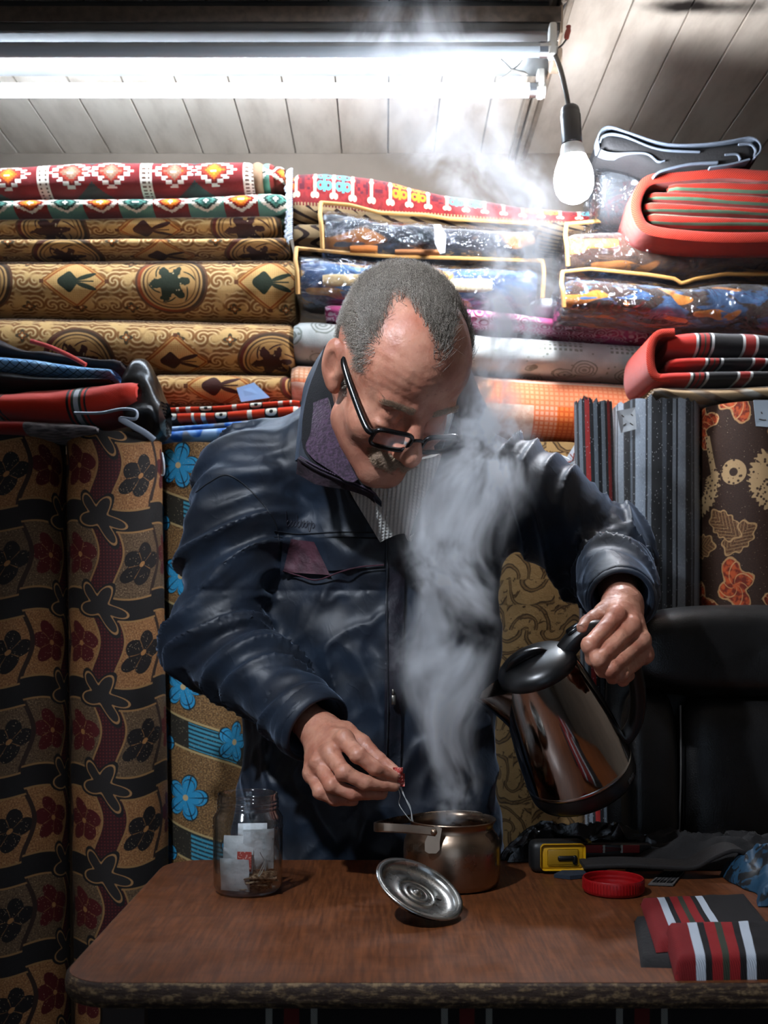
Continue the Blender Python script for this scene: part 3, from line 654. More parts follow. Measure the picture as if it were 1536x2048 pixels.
b2 = pack('blue blanket in a plastic sleeve with cream edging, behind the bald head', [(592, 494), (650, 500), (760, 510), (900, 514), (1085, 520)], [(592, 596), (700, 604), (900, 606), (1085, 604)], 2.30, .10, K_FL_BLUE, pipe_right=True, strip=[(645, 742, 544, 572, 'c8ab7c'), (890, 985, 553, 582, 'b8a888')])
tg = MB().prism([(x, -y) for x, y in ((0, -16), (12, -16), (24, 4), (22, 40), (12, 42), (2, 22))], 0, .6, axes(P(868, 465, 2.294), Vector((1, 0, 0)) * .00105, Vector((0, 0, 1)) * .00105, Vector((0, -1, 0)) * .001)).build('price_tag', plain('white_card', '#c9ccd2', .6), b1, smooth=False)
roll('cloth_roll', 'narrow pink and white swirl roll above the grey floral roll', 'textile', [(650, 600), (760, 600), (900, 606), (1020, 616), (1150, 634), (1300, 655)], [(650, 634), (760, 636), (900, 642), (1020, 650), (1150, 664), (1300, 682)], 2.33, .08, K_PINK, n=2.2)
roll('carpet_roll', 'pale grey floral carpet roll, under the pink one', 'carpet', [(586, 632), (620, 627), (680, 634), (800, 640), (1000, 660), (1310, 680)], [(586, 712), (680, 716), (800, 722), (1000, 736), (1310, 752)], 2.34, .10, K_GREY, plain('pale_backing', '#8f938e', .9), u0=700, n=2.4)
roll('carpet_roll', 'orange and white checked carpet roll behind the shoulders', 'carpet', [(581, 716), (800, 724), (1000, 738), (1170, 748), (1320, 758)], [(581, 800), (800, 850), (1000, 866), (1170, 876), (1320, 880)], 2.35, .11, K_ORANGE, plain('orange_backing', '#b36a44', .9), u0=1068, vref=790, n=2.4)
roll('cushion', 'rounded pale grey cushion end between the packed blankets', 'cushion', [(1062, 596), (1080, 587), (1100, 585), (1120, 592), (1132, 606)], [(1062, 616), (1080, 622), (1100, 624), (1120, 622), (1132, 618)], 2.34, .07, plain('pale_grey_cotton', '#a7abb0', .8, bs=.3), n=2.2)
# ---- right stack
b3 = pack('brown and orange blanket in a plastic sleeve with thick tan piping', [(1132, 446), (1200, 440), (1300, 446), (1420, 452), (1640, 458)], [(1132, 540), (1200, 545), (1400, 545), (1640, 548)], 2.22, .10, K_FL_BROWN, u0=500, strip=[(1168, 1238, 474, 498, 'b0713a'), (1298, 1420, 476, 498, '9c5c26')])
b4 = pack('blue and orange blanket in a plastic sleeve, under the brown one', [(1124, 542), (1180, 536), (1300, 548), (1352, 556), (1364, 566), (1390, 556), (1450, 546), (1640, 548)], [(1124, 622), (1300, 638), (1450, 652), (1640, 660)], 2.20, .10, K_FL_MIX, u0=900)
# red and green blanket folded over itself
rb = empty('folded_blanket', P(1420, 480, 2.24), 'folded red blanket with green stripes at the upper right', 'blanket')
K_RTW = mat('red_twill', lambda: (lambda u, v: fabric(mix(ss(sn((u - v) * 1500.0), -.2, .6), '#7d1a14', '#c23a22'), .9, 500, .4))(*uv()))
K_RGS = mat('red_green_stripe_blanket', lambda: (lambda u, v: fabric(mix(band(cmod(v + noise(comb(u, v), 5.0, 1.0) * .02, .021), .0042), mix(ss(sn((u - v) * 1500.0), -.2, .6), '#7d1a14', '#b8331e'), '#4d6a52'), .9, 500, .4))(*uv()))
ro = [(1640, 345), (1536, 350), (1450, 345), (1340, 352), (1295, 362), (1275, 395), (1276, 430), (1300, 458), (1380, 470), (1480, 474), (1640, 470)]
pp = spline([(x, y, 0) for x, y in ro], 80)[:, :2]
def ribbon(mb, path, D, depth, th, m_i=0):
    """band of cloth seen edge-on: path in pixels at distance D, going back by depth, th thick (metres)"""
    q = np.array([P(x, y, D) for x, y in path]); tg_ = np.gradient(q, axis=0); tg_ /= np.linalg.norm(tg_, axis=1)[:, None]
    nrm = np.stack([-tg_[:, 2], np.zeros(len(q)), tg_[:, 0]], 1); cross = [(-1, .15), (-.6, 0), (.6, 0), (1, .15), (1, 1), (-1, 1)]
    G = np.array([[q[i] + nrm[i] * th / 2 * a + np.array([0, depth * b if b == 1 else th * b, 0]) for a, b in cross + cross[:1]] for i in range(len(q))])
    L = np.concatenate([[0], np.cumsum(np.linalg.norm(np.diff(q, axis=0), axis=1))])
    UV = np.stack(np.broadcast_arrays(L[:, None], np.array([0, .004, .014, .018, .018 + depth, depth, 0])[None, :]), -1)
    mb.grid(G, UV, m_i); mb.add(G[0][:-1], [tuple(range(6))], UV[0][:-1], m_i); mb.add(G[-1][:-1], [tuple(range(5, -1, -1))], UV[-1][:-1], m_i)
ob = MB(); ribbon(ob, pp, 2.14, .22, .020); ob.build('outer_fold', K_RTW, rb, sharp=50)
for j, (tp, bt) in enumerate((([(1340, 362), (1420, 356), (1640, 360)], [(1340, 382), (1420, 384), (1640, 392)]), ([(1298, 378), (1400, 380), (1640, 392)], [(1298, 398), (1400, 404), (1640, 418)]), ([(1290, 398), (1400, 404), (1640, 416)], [(1290, 420), (1400, 426), (1640, 434)]), ([(1296, 420), (1400, 426), (1640, 434)], [(1296, 446), (1400, 452), (1640, 456)]))):
    ob = MB(); roll_geo(ob, tp, bt, 2.146 + .003 * (j % 2), .09, n=3.2, u0=j * 60, nv=30); ob.build('inner_fold', K_RGS, rb, sharp=60)
# black blanket with pale edges on top
bb = empty('folded_blanket', P(1370, 350, 2.24), 'black blanket with pale edge lines folded on top of the red one', 'blanket')
ob = MB(); roll_geo(ob, [(1203, 262), (1215, 256), (1240, 260), (1300, 280), (1380, 288), (1450, 282), (1500, 276), (1518, 284)], [(1203, 300), (1215, 306), (1300, 330), (1320, 352), (1380, 346), (1450, 336), (1500, 324), (1518, 312)], 2.13, .11, n=4, wob=.002); ob.build('cloth', plain('black_wool', '#141416', .85, bs=.4), bb, sharp=60)
ed = MB(); m_edge = plain('pale_selvage', '#606a78', .8)
for path, th in (([(1198, 298), (1196, 276), (1205, 258), (1222, 253), (1262, 266), (1330, 287), (1400, 288), (1460, 281), (1502, 274), (1520, 286), (1521, 302), (1510, 314)], .0055), ([(1200, 284), (1206, 272), (1222, 267), (1250, 272), (1316, 297), (1400, 303)], .005), ([(1202, 300), (1226, 306), (1290, 306), (1316, 322), (1330, 321)], .004), ([(1478, 288), (1500, 287), (1512, 299), (1510, 310)], .007), ([(1450, 309), (1474, 308), (1482, 318)], .006), ([(1308, 352), (1326, 341), (1380, 328), (1436, 324)], .008), ([(1420, 334), (1460, 328), (1500, 318)], .006)):
    ribbon(ed, spline([(x, y, 0) for x, y in path], 40)[:, :2], 2.1265, .03, th * .62)
ed.build('edge', m_edge, bb, sharp=50)
# dark cloth in a clear bag beside the bulb
cb = empty('plastic_bag', P(1240, 440, 2.24), 'clear plastic bag of dark cloth between the bulb and the red blanket', 'bag')
ob = MB(); roll_geo(ob, [(1206, 312), (1240, 306), (1280, 318), (1300, 340)], [(1206, 430), (1240, 438), (1280, 438), (1300, 430)], 2.20, .08, n=2.6, wob=.006); ob.build('cloth', plain('charcoal_cloth', '#3a3d40', .85, bs=.4), cb, sharp=60)
ob = MB(); roll_geo(ob, [(1198, 304), (1240, 298), (1284, 310), (1308, 336)], [(1198, 436), (1240, 443), (1284, 443), (1308, 436)], 2.188, .092, n=2.6, wob=.008, step=.006); ob.build('sleeve', K_PLASTIC, cb, sharp=80)
# red and black folded cloths, beige cloth under them
fc = empty('folded_cloth', P(1430, 768, 2.2), 'bright red and black striped cloth folded in three at the right edge', 'textile')
for j, (tp, bt, u0) in enumerate((([(1338, 664), (1360, 655), (1420, 652), (1640, 668)], [(1338, 706), (1360, 712), (1420, 712), (1640, 712)], 1392), ([(1342, 712), (1365, 705), (1430, 708), (1640, 710)], [(1342, 736), (1365, 738), (1430, 734), (1640, 734)], 1410), ([(1312, 742), (1330, 735), (1400, 735), (1640, 732)], [(1312, 768), (1330, 770), (1400, 766), (1640, 758)], 1380))):
    ob = MB(); roll_geo(ob, tp, bt, 2.10 + .008 * (2 - j), .10, n=2.8, u0=u0 - 87, wob=.003); ob.build('cloth_layer', K_REDCLOTH2, fc, sharp=60)
ob = MB(); ribbon(ob, spline([(x, y, 0) for x, y in ((1350, 664), (1318, 668), (1304, 690), (1302, 726), (1312, 752), (1340, 756))], 40)[:, :2], 2.105, .2, .016); ob.build('fold', K_RTW, fc, sharp=50)
K_KHAKI = mat('khaki_striped_cotton', lambda: (lambda u, v: fabric(mix(ss(sn((u * .8 + v * 1.6) * 95.0), .1, .5), '#a58a68', mix(ss(noise(comb(u, v), 12.0, 2.0), .45, .6), '#6a5138', '#b7b3a8')), .85, 500, .3))(*uv()))
roll('twisted_cloth', 'beige cotton cloth twisted under the red and black folded cloth', 'textile', [(1310, 768), (1360, 766), (1440, 764), (1640, 756)], [(1310, 788), (1350, 804), (1440, 808), (1640, 796)], 2.10, .10, K_KHAKI, n=2.2, wob=.006)
# ---- standing rolls
def vroll(name, label, x0, x1, xb0, xb1, ytop, D, m, edge, u0=0.0, ratio=1.0, cat='carpet', wob=.002, ragged=0.0, n=2.0):
    Df = D; r = (x1 - x0) / 2 / F * D; D = D + r * ratio; r = (x1 - x0) / 2 / F * D; rz = r * ratio
    ct = np.array([PX((x0 + x1) / 2, D), D]); zt = PZ(ytop, Df); cb_ = np.array([PX((xb0 + xb1) / 2, D), D]); zb_ref = PZ(1700, D)
    nz = 70; z = np.linspace(0, zt, nz); nv = 56; t = np.linspace(-math.pi, math.pi, nv + 1)
    G = np.empty((nz, nv + 1, 3)); f = (z - zb_ref) / (zt - zb_ref); cx = cb_[0] + (ct[0] - cb_[0]) * f
    ex = 2.0 / n
    G[..., 0] = cx[:, None] + r * sgnpow(np.sin(t), ex)[None]; G[..., 1] = D - rz * sgnpow(np.cos(t), ex)[None]; G[..., 2] = z[:, None]
    w = (fbm(np.stack([G[..., 0] * 16, G[..., 1] * 16, G[..., 2] * 7], -1), 2) - .5) * 2 * wob; w[:, -1] = w[:, 0]
    G[..., 0] += w * np.sin(t); G[..., 1] -= w * np.cos(t)
    if ragged > 0: G[-1, :-1, 2] += RNG.normal(0, ragged, nv); G[-1, -1] = G[-1, 0]
    UV = np.stack(np.broadcast_arrays((t * (r + rz) / 2 - u0)[None], z[:, None]), -1); mb = MB().grid(G, UV, 0)
    ring = G[-1]; c = ring[:-1].mean(0); rows = []
    L = 7
    for j in range(L + 1):
        s = 1 - j / L * .96
        for off in (0, .008 if j < L else 0):
            rr = c + (ring - c) * (s - (.02 if off else 0)); rr = rr.copy(); rr[:, 2] = ring[:, 2] - off; rows.append(rr)
    mb.grid(np.array(rows), np.zeros((len(rows), nv + 1, 2)) + np.array([0, 1.4]), 1); mb.add(G[0][:-1], [tuple(range(nv))], None, 1)
    return tagit(mb.build(name, [m, edge], sharp=60), label, cat, 'carpet rolls standing on the floor')
K_BROEDGE = plain('bronze_roll_edge', '#4a3826', .9, var=.3, bs=.4)
vroll('carpet_roll', 'standing bronze and black flowered carpet roll at the far left edge', -70, 128, -60, 134, 868, 2.02, K_BRONZE, K_BROEDGE, u0=-.055)
vroll('carpet_roll', 'standing bronze and maroon flowered carpet roll beside the blue flowered one', 136, 322, 148, 334, 862, 2.02, K_BRONZE, K_BROEDGE, u0=.0)
vroll('carpet_roll', 'standing carpet roll with bright blue flowers behind the right elbow', 318, 478, 338, 494, 884, 2.13, K_BLUEF, plain('blue_roll_edge', '#7f97a0', .9, var=.3), u0=.0)
vroll('carpet_roll', 'standing beige scroll-patterned carpet roll behind the kettle arm', 985, 1190, 975, 1180, 884, 2.16, K_SCROLL, K_BACK)
vroll('cloth_bolt', 'narrow standing bolt of red, black and grey striped cloth', 1148, 1224, 1172, 1248, 800, 2.02, K_REDSTRIPE, K_DARK, cat='cloth', ragged=.004)
vroll('cloth_bolt', 'wide standing bolt of silver and black striped cloth with white tag', 1226, 1396, 1226, 1396, 795, 2.09, K_SILVER, K_DARK, cat='cloth', ragged=.004)
vroll('carpet_roll', 'standing dark brown carpet roll with orange flowers at the right edge', 1396, 1600, 1392, 1596, 802, 2.07, K_BROWN, K_DARK)
# paper tags pinned on the textiles
def tag_card(label, pts, D, marks, mcol='8a3a2c', col='c3c8cc'):
    q = [P(x, y, D + (.0015 if i % 2 else 0)) for i, (x, y) in enumerate(pts)]; mb = MB(); th = Vector((0, .0008, 0))
    n = len(q); mb.add([p[:] for p in q] + [(p + th)[:] for p in q], [tuple(range(n))[::-1], tuple(range(n, 2 * n))] + [(i, (i + 1) % n, n + (i + 1) % n, n + i) for i in range(n)])
    o = tagit(mb.build('paper_tag', plain('tag_paper_' + col, '#' + col, .7), smooth=False), label, 'tag')
    mk = MB()
    for x0, y0, x1, y1 in marks: mk.tube([P(x0, y0, D - .0012), P((x0 + x1) / 2 + 1, (y0 + y1) / 2 + 1, D - .0012), P(x1, y1, D - .0012)], .0011, 5)
    if marks: mk.build('pen_mark', plain('pen_' + mcol, '#' + mcol, .6), o)
    return o
tag_card('white paper tag with small marks on the silver striped bolt', [(1233, 822), (1270, 815), (1273, 858), (1242, 866)], 2.082, [(1243, 830, 1248, 834), (1262, 828, 1266, 832), (1246, 850, 1252, 846), (1260, 846, 1266, 850)], '45413d')
tag_card('white torn paper tag with red marks on the beige standing roll', [(1114, 906), (1134, 914), (1150, 888), (1158, 890), (1159, 930), (1116, 928)], 2.148, [(1140, 908, 1146, 916), (1148, 906, 1144, 922), (1136, 924, 1142, 922)])
tag_card('pale tag on the brown flowered roll at the right edge', [(1507, 800), (1560, 800), (1560, 856), (1512, 852)], 2.062, [(1518, 838, 1532, 840), (1522, 824, 1524, 828)], '45413d', 'aab6c0')
tag_card('blue and white paper tag on the lowest beige roll', [(473, 776), (508, 765), (540, 795), (482, 804)], 2.33, [], col='8fb0dc')
ck = tagit(MB().tube(spline([P(322, 904, 2.11), P(307, 912, 2.11), P(306, 930, 2.105), P(316, 946, 2.105), P(326, 950, 2.11), P(328, 930, 2.105), P(324, 906, 2.11)], 30), .0035, 8, flat=.6).build('plastic_hook', plain('hook_white', '#b5bcc2', .4)), 'white plastic hook at the top of the blue flowered roll', 'hook')
# ---- loose things lying on the left standing rolls
roll('folded_cloth', 'red cloth with white and green stripes rolled on the left standing rolls', 'textile', [(-60, 778), (0, 776), (130, 768), (200, 755), (248, 742), (268, 752)], [(-60, 830), (0, 832), (130, 838), (200, 832), (248, 818), (268, 800)], 2.00, .10, K_REDCLOTH, n=2.3, u0=-2, wob=.005)
roll('knitted_strip', 'light blue quilted cloth strip lying over the red cloth at left', 'textile', [(-60, 704), (0, 706), (60, 712), (120, 722), (170, 730), (220, 732)], [(-60, 734), (0, 738), (60, 742), (120, 750), (170, 755), (220, 748)], 2.04, .05, mat('blue_quilt', lambda: (lambda u, v: fabric(mix((abs(cmod(u + v, .018)) < .0012) | (abs(cmod(u - v, .018)) < .0012), mix(ss(noise(comb(u, v), 20.0, 2.0), .35, .65), '#6aa4d8', '#92c0e4'), '#1d3550'), .85, 500, .4))(*uv())), n=2.2)
roll('dark_cloth', 'black cloth crumpled under the light blue strip', 'textile', [(-60, 728), (10, 732), (60, 744), (160, 756), (215, 752)], [(-60, 778), (10, 776), (60, 774), (160, 764), (215, 760)], 2.03, .07, K_DARK, n=2.2, wob=.006)
roll('dark_cloth', 'dark heaped cloth at the left edge above the blue strip', 'textile', [(-60, 655), (0, 668), (40, 690), (100, 696), (180, 706), (240, 716)], [(-60, 708), (0, 712), (100, 728), (180, 734), (240, 736)], 2.10, .08, plain('dark_maroon_cloth', '#1a0d0d', .85, bs=.4, var=.4), n=2.2, wob=.01)
tagit(MB().tube(spline([P(62, 682, 2.085), P(100, 694, 2.08), P(140, 712, 2.08), P(172, 730, 2.08)], 16), .0042, 8).build('cord', plain('red_cord', '#b3240f', .7)), 'red cord running down over the dark heaped cloth at left', 'cord')
bg = MB(); roll_geo(bg, [(236, 730), (244, 712), (262, 706), (280, 716), (296, 738), (310, 770), (318, 800)], [(236, 800), (244, 852), (262, 868), (280, 874), (296, 876), (310, 872), (318, 860)], 2.03, .06, n=2.3, wob=.026, step=.005)
tagit(bg.build('plastic_bag', plain('black_bin_plastic', '#0d0b0b', .28, bs=.6, bscale=60), sharp=70), 'crumpled black plastic bag beside the end of the red cloth', 'bag')
roll('folded_cloth', 'thin grey cloth with a red corner under the red striped cloth', 'textile', [(-60, 832), (60, 836), (150, 842), (190, 850)], [(-60, 868), (60, 866), (110, 872), (190, 862)], 1.99, .09, mat('grey_red_cloth', lambda: (lambda u, v: fabric(mix(u < .05, mix(ss(noise(comb(u, v * 3.0), 40.0, 3.0), .4, .65), '#4d4a4c', '#8c8688'), '#8e1c16'), .8, 400, .5))(*uv())), n=2.4, u0=-10, wob=.005)
tagit(MB().tube(spline([P(150, 826, 1.985), P(200, 826, 1.98), P(245, 818, 1.98), P(272, 822, 1.98), P(270, 838, 1.98), P(240, 836, 1.975), P(262, 850, 1.975), P(290, 866, 1.98), P(308, 880, 1.99)], 60), .006, 8, flat=.45).build('strap', plain('pale_grey_strap', '#8e97a4', .6)), 'pale grey strap looping down over the standing rolls', 'strap')
# hidden wooden shelf that carries the stacks
sh = empty('shelf_unit', (0, 2.58, 0), 'plain wooden shelf behind the standing rolls, carrying the stacked carpets', 'shelf')
m_shelf = plain('raw_shelf_wood', '#5a412a', .7, var=.25, scale=20)
boxo('shelf_board', (-1.1, 2.37, 1.478), (1.25, 2.78, 1.500), m_shelf, sh)
for x in (-1.0, -.2, .55, 1.2):
    for y in (2.42, 2.74): boxo('post', (x - .02, y - .02, 0), (x + .02, y + .02, 1.478), m_shelf, sh)
# ================================================================== table and the things on it
TY0, TY1, TX0, TX1 = 1.117, 1.70, -.333, 1.05
def rrect(x0, y0, x1, y1, r, n=8):
    out = []
    for cx, cy, a in ((x1 - r, y1 - r, 0), (x0 + r, y1 - r, 90), (x0 + r, y0 + r, 180), (x1 - r, y0 + r, 270)):
        for k in range(n + 1):
            t = math.radians(a + 90 * k / n); out.append((cx + r * math.cos(t), cy + r * math.sin(t)))
    return out
def _wood():
    p = objco(); x, y, z = sep(p)
    w = noise(comb(x * 1.0, y * 9.0, z), 9.0, 5.0, .6, .6)
    g = noise(comb(x * 26.0, y * 1.6, z), 9.0, 4.0, .65)
    c = mix(ss(g, .3, .72), '#4b2813', '#6d3d1f'); c = mix(ss(w, .5, .75, 0, .35), c, '#3a1c0c')
    sc = (abs(sn(x * 55.0 + y * 3.0 + noise(p, 5.0, 2.0) * 4.0)) < .02) & (noise(p, 12.0, 2.0) > .58)
    c = mix(sc * .6, c, '#2a1409')
    bl = ss(noise(comb(x * 30.0, y * 90.0, z), 1.0, 3.0), .70, .76) * ss(hyp(x + .20, (y - 1.24) * 1.2), .12, .04)
    c = mix(bl * .8, c, '#2c120a')
    return principled(Base_Color=c, Roughness=ss(noise(p, 14.0, 3.0), .3, .7,   .36, .52), Specular_IOR_Level=.32, Normal=bump(g, .08, .001))
m_wood = mat('worn_brown_laminate', _wood)
def _edge():
    p = objco(); x, y, z = sep(p); n = noise(comb(x * 2.0, y * 2.0, z * 6.0), 22.0, 5.0, .7)
    return principled(Base_Color=mix(ss(n, .45, .6), '#2c1a0e', mix(ss(noise(p, 160.0, 3.0), .4, .6), '#46331f', '#7d6546')), Roughness=.75, Normal=bump(n, .6, .004))
m_tedge = mat('chipped_table_edge', _edge)
tb = empty('table', (.2, 1.41, 0), 'brown wooden table with a chipped rounded edge in front of the man', 'table')
poly = rrect(TX0, TY0, TX1, TY1, .055)
MB().prism(poly, TZ - .004, TZ).build('table_top', m_wood, tb, smooth=False)
mb = MB(); pe = np.array(poly + poly[:1]); cc = np.array([(TX0 + TX1) / 2, (TY0 + TY1) / 2]); rows = []
for k, (off, z) in enumerate(((0, TZ - .0005), (.003, TZ - .003), (.0045, TZ - .010), (.004, TZ - .019), (.0, TZ - .026), (-.012, TZ - .028))):
    q = np.zeros((len(pe), 3)); d = pe - cc; s = np.sign(d) * (off); q[:, :2] = pe + s
    nn = (fbm(np.c_[pe * 45, np.full(len(pe), k)], 2) - .5) * .003 if 0 < k < 5 else 0
    q[:, :2] += np.sign(d) * (nn[:, None] if np.ndim(nn) else 0); q[:, 2] = z; rows.append(q)
mb.grid(np.array(rows), None, 0); mb.prism([tuple(cc + (np.array(p) - cc) * .985) for p in poly], TZ - .028, TZ - .004)
mb.build('table_edge', m_tedge, tb, sharp=50)
m_leg = plain('dark_table_leg', '#2a1a10', .6, var=.2)
for x in (TX0 + .06, TX1 - .06):
    for y in (TY0 + .06, TY1 - .06): boxo('leg', (x - .025, y - .025, 0), (x + .025, y + .025, TZ - .028), m_leg, tb, bev=.003)
for lo, hi in (((TX0 + .06, TY0 + .05, TZ - .11), (TX1 - .06, TY0 + .07, TZ - .028)), ((TX0 + .06, TY1 - .07, TZ - .11), (TX1 - .06, TY1 - .05, TZ - .028)), ((TX0 + .05, TY0 + .06, TZ - .11), (TX0 + .07, TY1 - .06, TZ - .028)), ((TX1 - .07, TY0 + .06, TZ - .11), (TX1 - .05, TY1 - .06, TZ - .028))):
    boxo('apron', lo, hi, m_leg, tb)
# striped cloth pinned along the front of the table frame
K_SKIRT = mat('black_cloth_white_red_stripes', stripes([(.060, '#0d0b0c'), (.007, '#8b8880'), (.012, '#0d0b0c'), (.016, '#5a1210'), (.012, '#0d0b0c'), (.007, '#8b8880'), (.070, '#0d0b0c')], False, rough=.9))
xs = np.linspace(TX0 + .07, TX1 - .07, 120); zs = np.linspace(.20, TZ - .034, 14); Y = TY0 + .040 + .006 * np.sin(xs * 60)[:, None] * np.linspace(1, .15, 14)[None]
G = np.stack(np.broadcast_arrays(xs[:, None], Y, zs[None, :]), -1); G2 = G.copy(); G2[..., 1] += .002
sk = MB().grid(G, np.stack(np.broadcast_arrays(xs[:, None], zs[None, :]), -1)).grid(G2, np.stack(np.broadcast_arrays(xs[:, None], zs[None, :]), -1), flip=True)
tagit(sk.build('table_skirt', K_SKIRT), 'black cloth with red and white stripes hanging below the table edge', 'textile')
# ---- steel pot
def steel(name, col, rough, var=.25, sc=14.0, an=0.0):
    def b():
        p = objco(); n = noise(p, sc, 4.0, .6)
        c = mix(ss(n, .35, .7), tuple(x * (1 - var) for x in lin(col)[:3]), col)
        return principled(Base_Color=c, Metallic=1.0, Roughness=ss(n, .3, .7, rough * .8, rough * 1.3), Anisotropic=an, Normal=bump(noise(p, 500.0, 2.0), .03, .0005))
    return mat(name, b)
m_pot = steel('tarnished_pot_steel', '#a8927e', .27); m_lid = steel('scuffed_lid_steel', '#b4b4b0', .24, .2, 30.0); m_steel = steel('polished_kettle_steel', '#b7b0aa', .10, .06, 6.0)
PC = Vector((PX(904, 1.54), 1.54, TZ))
pot = empty('tea_pot', PC, 'small tarnished steel pot with a folding strap handle on the table', 'pot')
MB().lathe([(0, .0005), (.060, .0005), (.064, .003), (.0665, .010), (.0675, .030), (.0680, .050), (.0670, .062), (.0630, .071), (.0585, .077), (.0570, .081), (.0580, .086), (.0605, .0895), (.0618, .0912), (.0612, .0925), (.0595, .0915), (.0570, .086), (.0560, .080), (.0575, .076), (.062, .070), (.0655, .060), (.066, .03), (.063, .006), (0, .004)], 64, T(*PC)).build('pot_body', m_pot, pot, sharp=60)
MB().lathe([(0, .058), (.0655, .058)], 40, T(*PC)).build('hot_water', plain('dark_tea_water', '#2a1509', .05), pot)
ear = axM(P(862, 1690, 1.478), P(862, 1690, 1.47))
def strap(name, pts, w, th, parent, up=(0, 0, 1)):
    q = spline(pts, 24); tg_ = np.gradient(q, axis=0); tg_ /= np.linalg.norm(tg_, axis=1)[:, None]; u_ = np.array(up, float)
    s_ = np.cross(tg_, u_); s_ /= np.linalg.norm(s_, axis=1)[:, None]; u2 = np.cross(s_, tg_); cr = [(-1, -.7), (-1, .7), (-.6, 1), (.6, 1), (1, .7), (1, -.7), (.6, -1), (-.6, -1), (-1, -.7)]
    G = np.array([[q[i] + s_[i] * th / 2 * a + u2[i] * w / 2 * b for a, b in cr] for i in range(len(q))])
    mb = MB().grid(G, None, flip=True); mb.add(G[0][:-1], [tuple(range(8))]); mb.add(G[-1][:-1], [tuple(range(7, -1, -1))]); return mb.build(name, m_pot, parent, sharp=50)
hd = strap('handle', [P(872, 1664, 1.474), P(840, 1660, 1.472), P(800, 1657, 1.468), P(765, 1655, 1.466), P(754, 1655, 1.475), P(750, 1653, 1.50), P(775, 1646, 1.56), P(800, 1640, 1.60), P(850, 1634, 1.612), P(900, 1628, 1.614), P(950, 1630, 1.614), P(962, 1634, 1.612)], .012, .0022, pot)
for x, y, D in ((868, 1665, 1.4715), (962, 1634, 1.610)):
    MB().lathe([(0, .0035), (.003, .003), (.0042, .0015), (.0045, 0)], 14, axes(P(x, y, D), Vector((1, 0, 0)), Vector((0, 0, 1)), Vector((0, -1, 0)))).build('rivet', m_pot, hd)
MB().prism([(-.009, -.008), (-.004, -.011), (.006, -.011), (.011, -.006), (.011, .004), (.014, .022), (.006, .026), (-.002, .020), (-.009, .004)], -.0015, .0015, axes(P(863, 1690, 1.474), Vector((1, 0, 0)), Vector((0, .10, 1)).normalized(), Vector((0, -1, .10)).normalized())).build('handle_lug', m_pot, pot, smooth=False)
# ---- its lid, upside down on its knob
nrm = Vector((.40, -.30, .86)).normalized(); xl = Vector((1, 0, -.46)); xl = (xl - nrm * xl.dot(nrm)).normalized(); yl_ = nrm.cross(xl)
LC = P(835, 1785, 1.368); LM = axes(LC, xl * .94, yl_ * .94, nrm * .94)
ld = empty('pot_lid', LC - Vector((0, 0, .02)), 'steel pot lid lying upside down on its knob beside the pot', 'lid')
MB().lathe([(0, .0035), (.0035, .0032), (.005, .0015), (.007, 0), (.014, -.001), (.0155, -.0002), (.017, -.001), (.024, -.0018), (.0255, -.0008), (.027, -.0018), (.044, -.001), (.052, .0015), (.0545, .005), (.0555, .0085), (.059, .0092), (.0625, .0085), (.0632, .0070), (.0600, .0060), (.0570, .004), (.053, -.002), (.040, -.0048), (0, -.0055)], 64, LM).build('lid_plate', m_lid, ld, sharp=60)
MB().lathe([(.005, -.005), (.005, -.012), (.011, -.015), (.0125, -.019), (.010, -.0225), (0, -.0235)], 24, LM).build('knob', m_lid, ld)
MB().prism([(x * .0042, y * .0034) for x, y in ((-1, -.4), (-.4, -1), (.4, -1), (1, -.4), (1, .4), (.4, 1), (-.4, 1), (-1, .4))], 0, .0006, LM @ T(.030, .012, -.0006)).build('stamp_mark', plain('lid_stamp', '#55524e', .4, metal=.8), ld, smooth=False)
# ---- glass jar with tea bags
def thin_glass(name, tint, lo=.05, pw=3.0, rough=.02):
    def b():
        a = NT.nodes.new('ShaderNodeBsdfTransparent'); a.inputs[0].default_value = lin(tint); g = NT.nodes.new('ShaderNodeBsdfGlossy'); g.inputs['Roughness'].default_value = rough
        k = edge_refl(None, lo, .9, pw)
        m = NT.nodes.new('ShaderNodeMixShader'); NT.links.new(k.o, m.inputs[0]); NT.links.new(a.outputs[0], m.inputs[1]); NT.links.new(g.outputs[0], m.inputs[2]); return E(m.outputs[0])
    return mat(name, b)
m_glass = thin_glass('jar_glass', (.955, .965, .96), .085, 2.2, .06)
JD = 1.50; JC = Vector((PX(496, JD), JD, TZ + .0003)); jar = empty('glass_jar', JC, 'open clear jar with a threaded neck holding white tea bags', 'jar')
jp = [(0, .0), (.036, .0), (.043, .003), (.0465, .010), (.0470, .030), (.0472, .070), (.0472, .086), (.0480, .0875), (.0480, .0895), (.0468, .0905), (.0475, .098), (.0475, .101), (.0462, .103), (.0425, .109), (.0405, .112), (.0420, .1140), (.0420, .1156), (.0405, .1172), (.0420, .1192), (.0420, .1208), (.0405, .1224), (.0418, .1245), (.0418, .126), (.0402, .128), (.0405, .1325), (.0398, .134), (.0385, .1335)]
ji = [(.0385, .1335), (.038, .128), (.038, .112), (.044, .101), (.0452, .085), (.0452, .012), (.041, .005), (0, .004)]
MB().lathe(jp + ji[1:], 56, T(*JC)).build('jar_glass', m_glass, jar, sharp=70)
m_paper = mat('tea_bag_paper', lambda: (lambda p: principled(Base_Color=mix(ss(noise(p, 45.0, 3.0), .4, .7), '#c4c8cc', '#aeb2b4'), Roughness=.75, Normal=bump(noise(p, 90.0, 3.0), .5, .003)))(objco()))
m_tealeaf = mat('tea_leaf_paper', lambda: (lambda p: principled(Base_Color=mix(ss(noise(p, 260.0, 3.0), .42, .6), '#4a3018', '#9a8468'), Roughness=.8))(objco()))
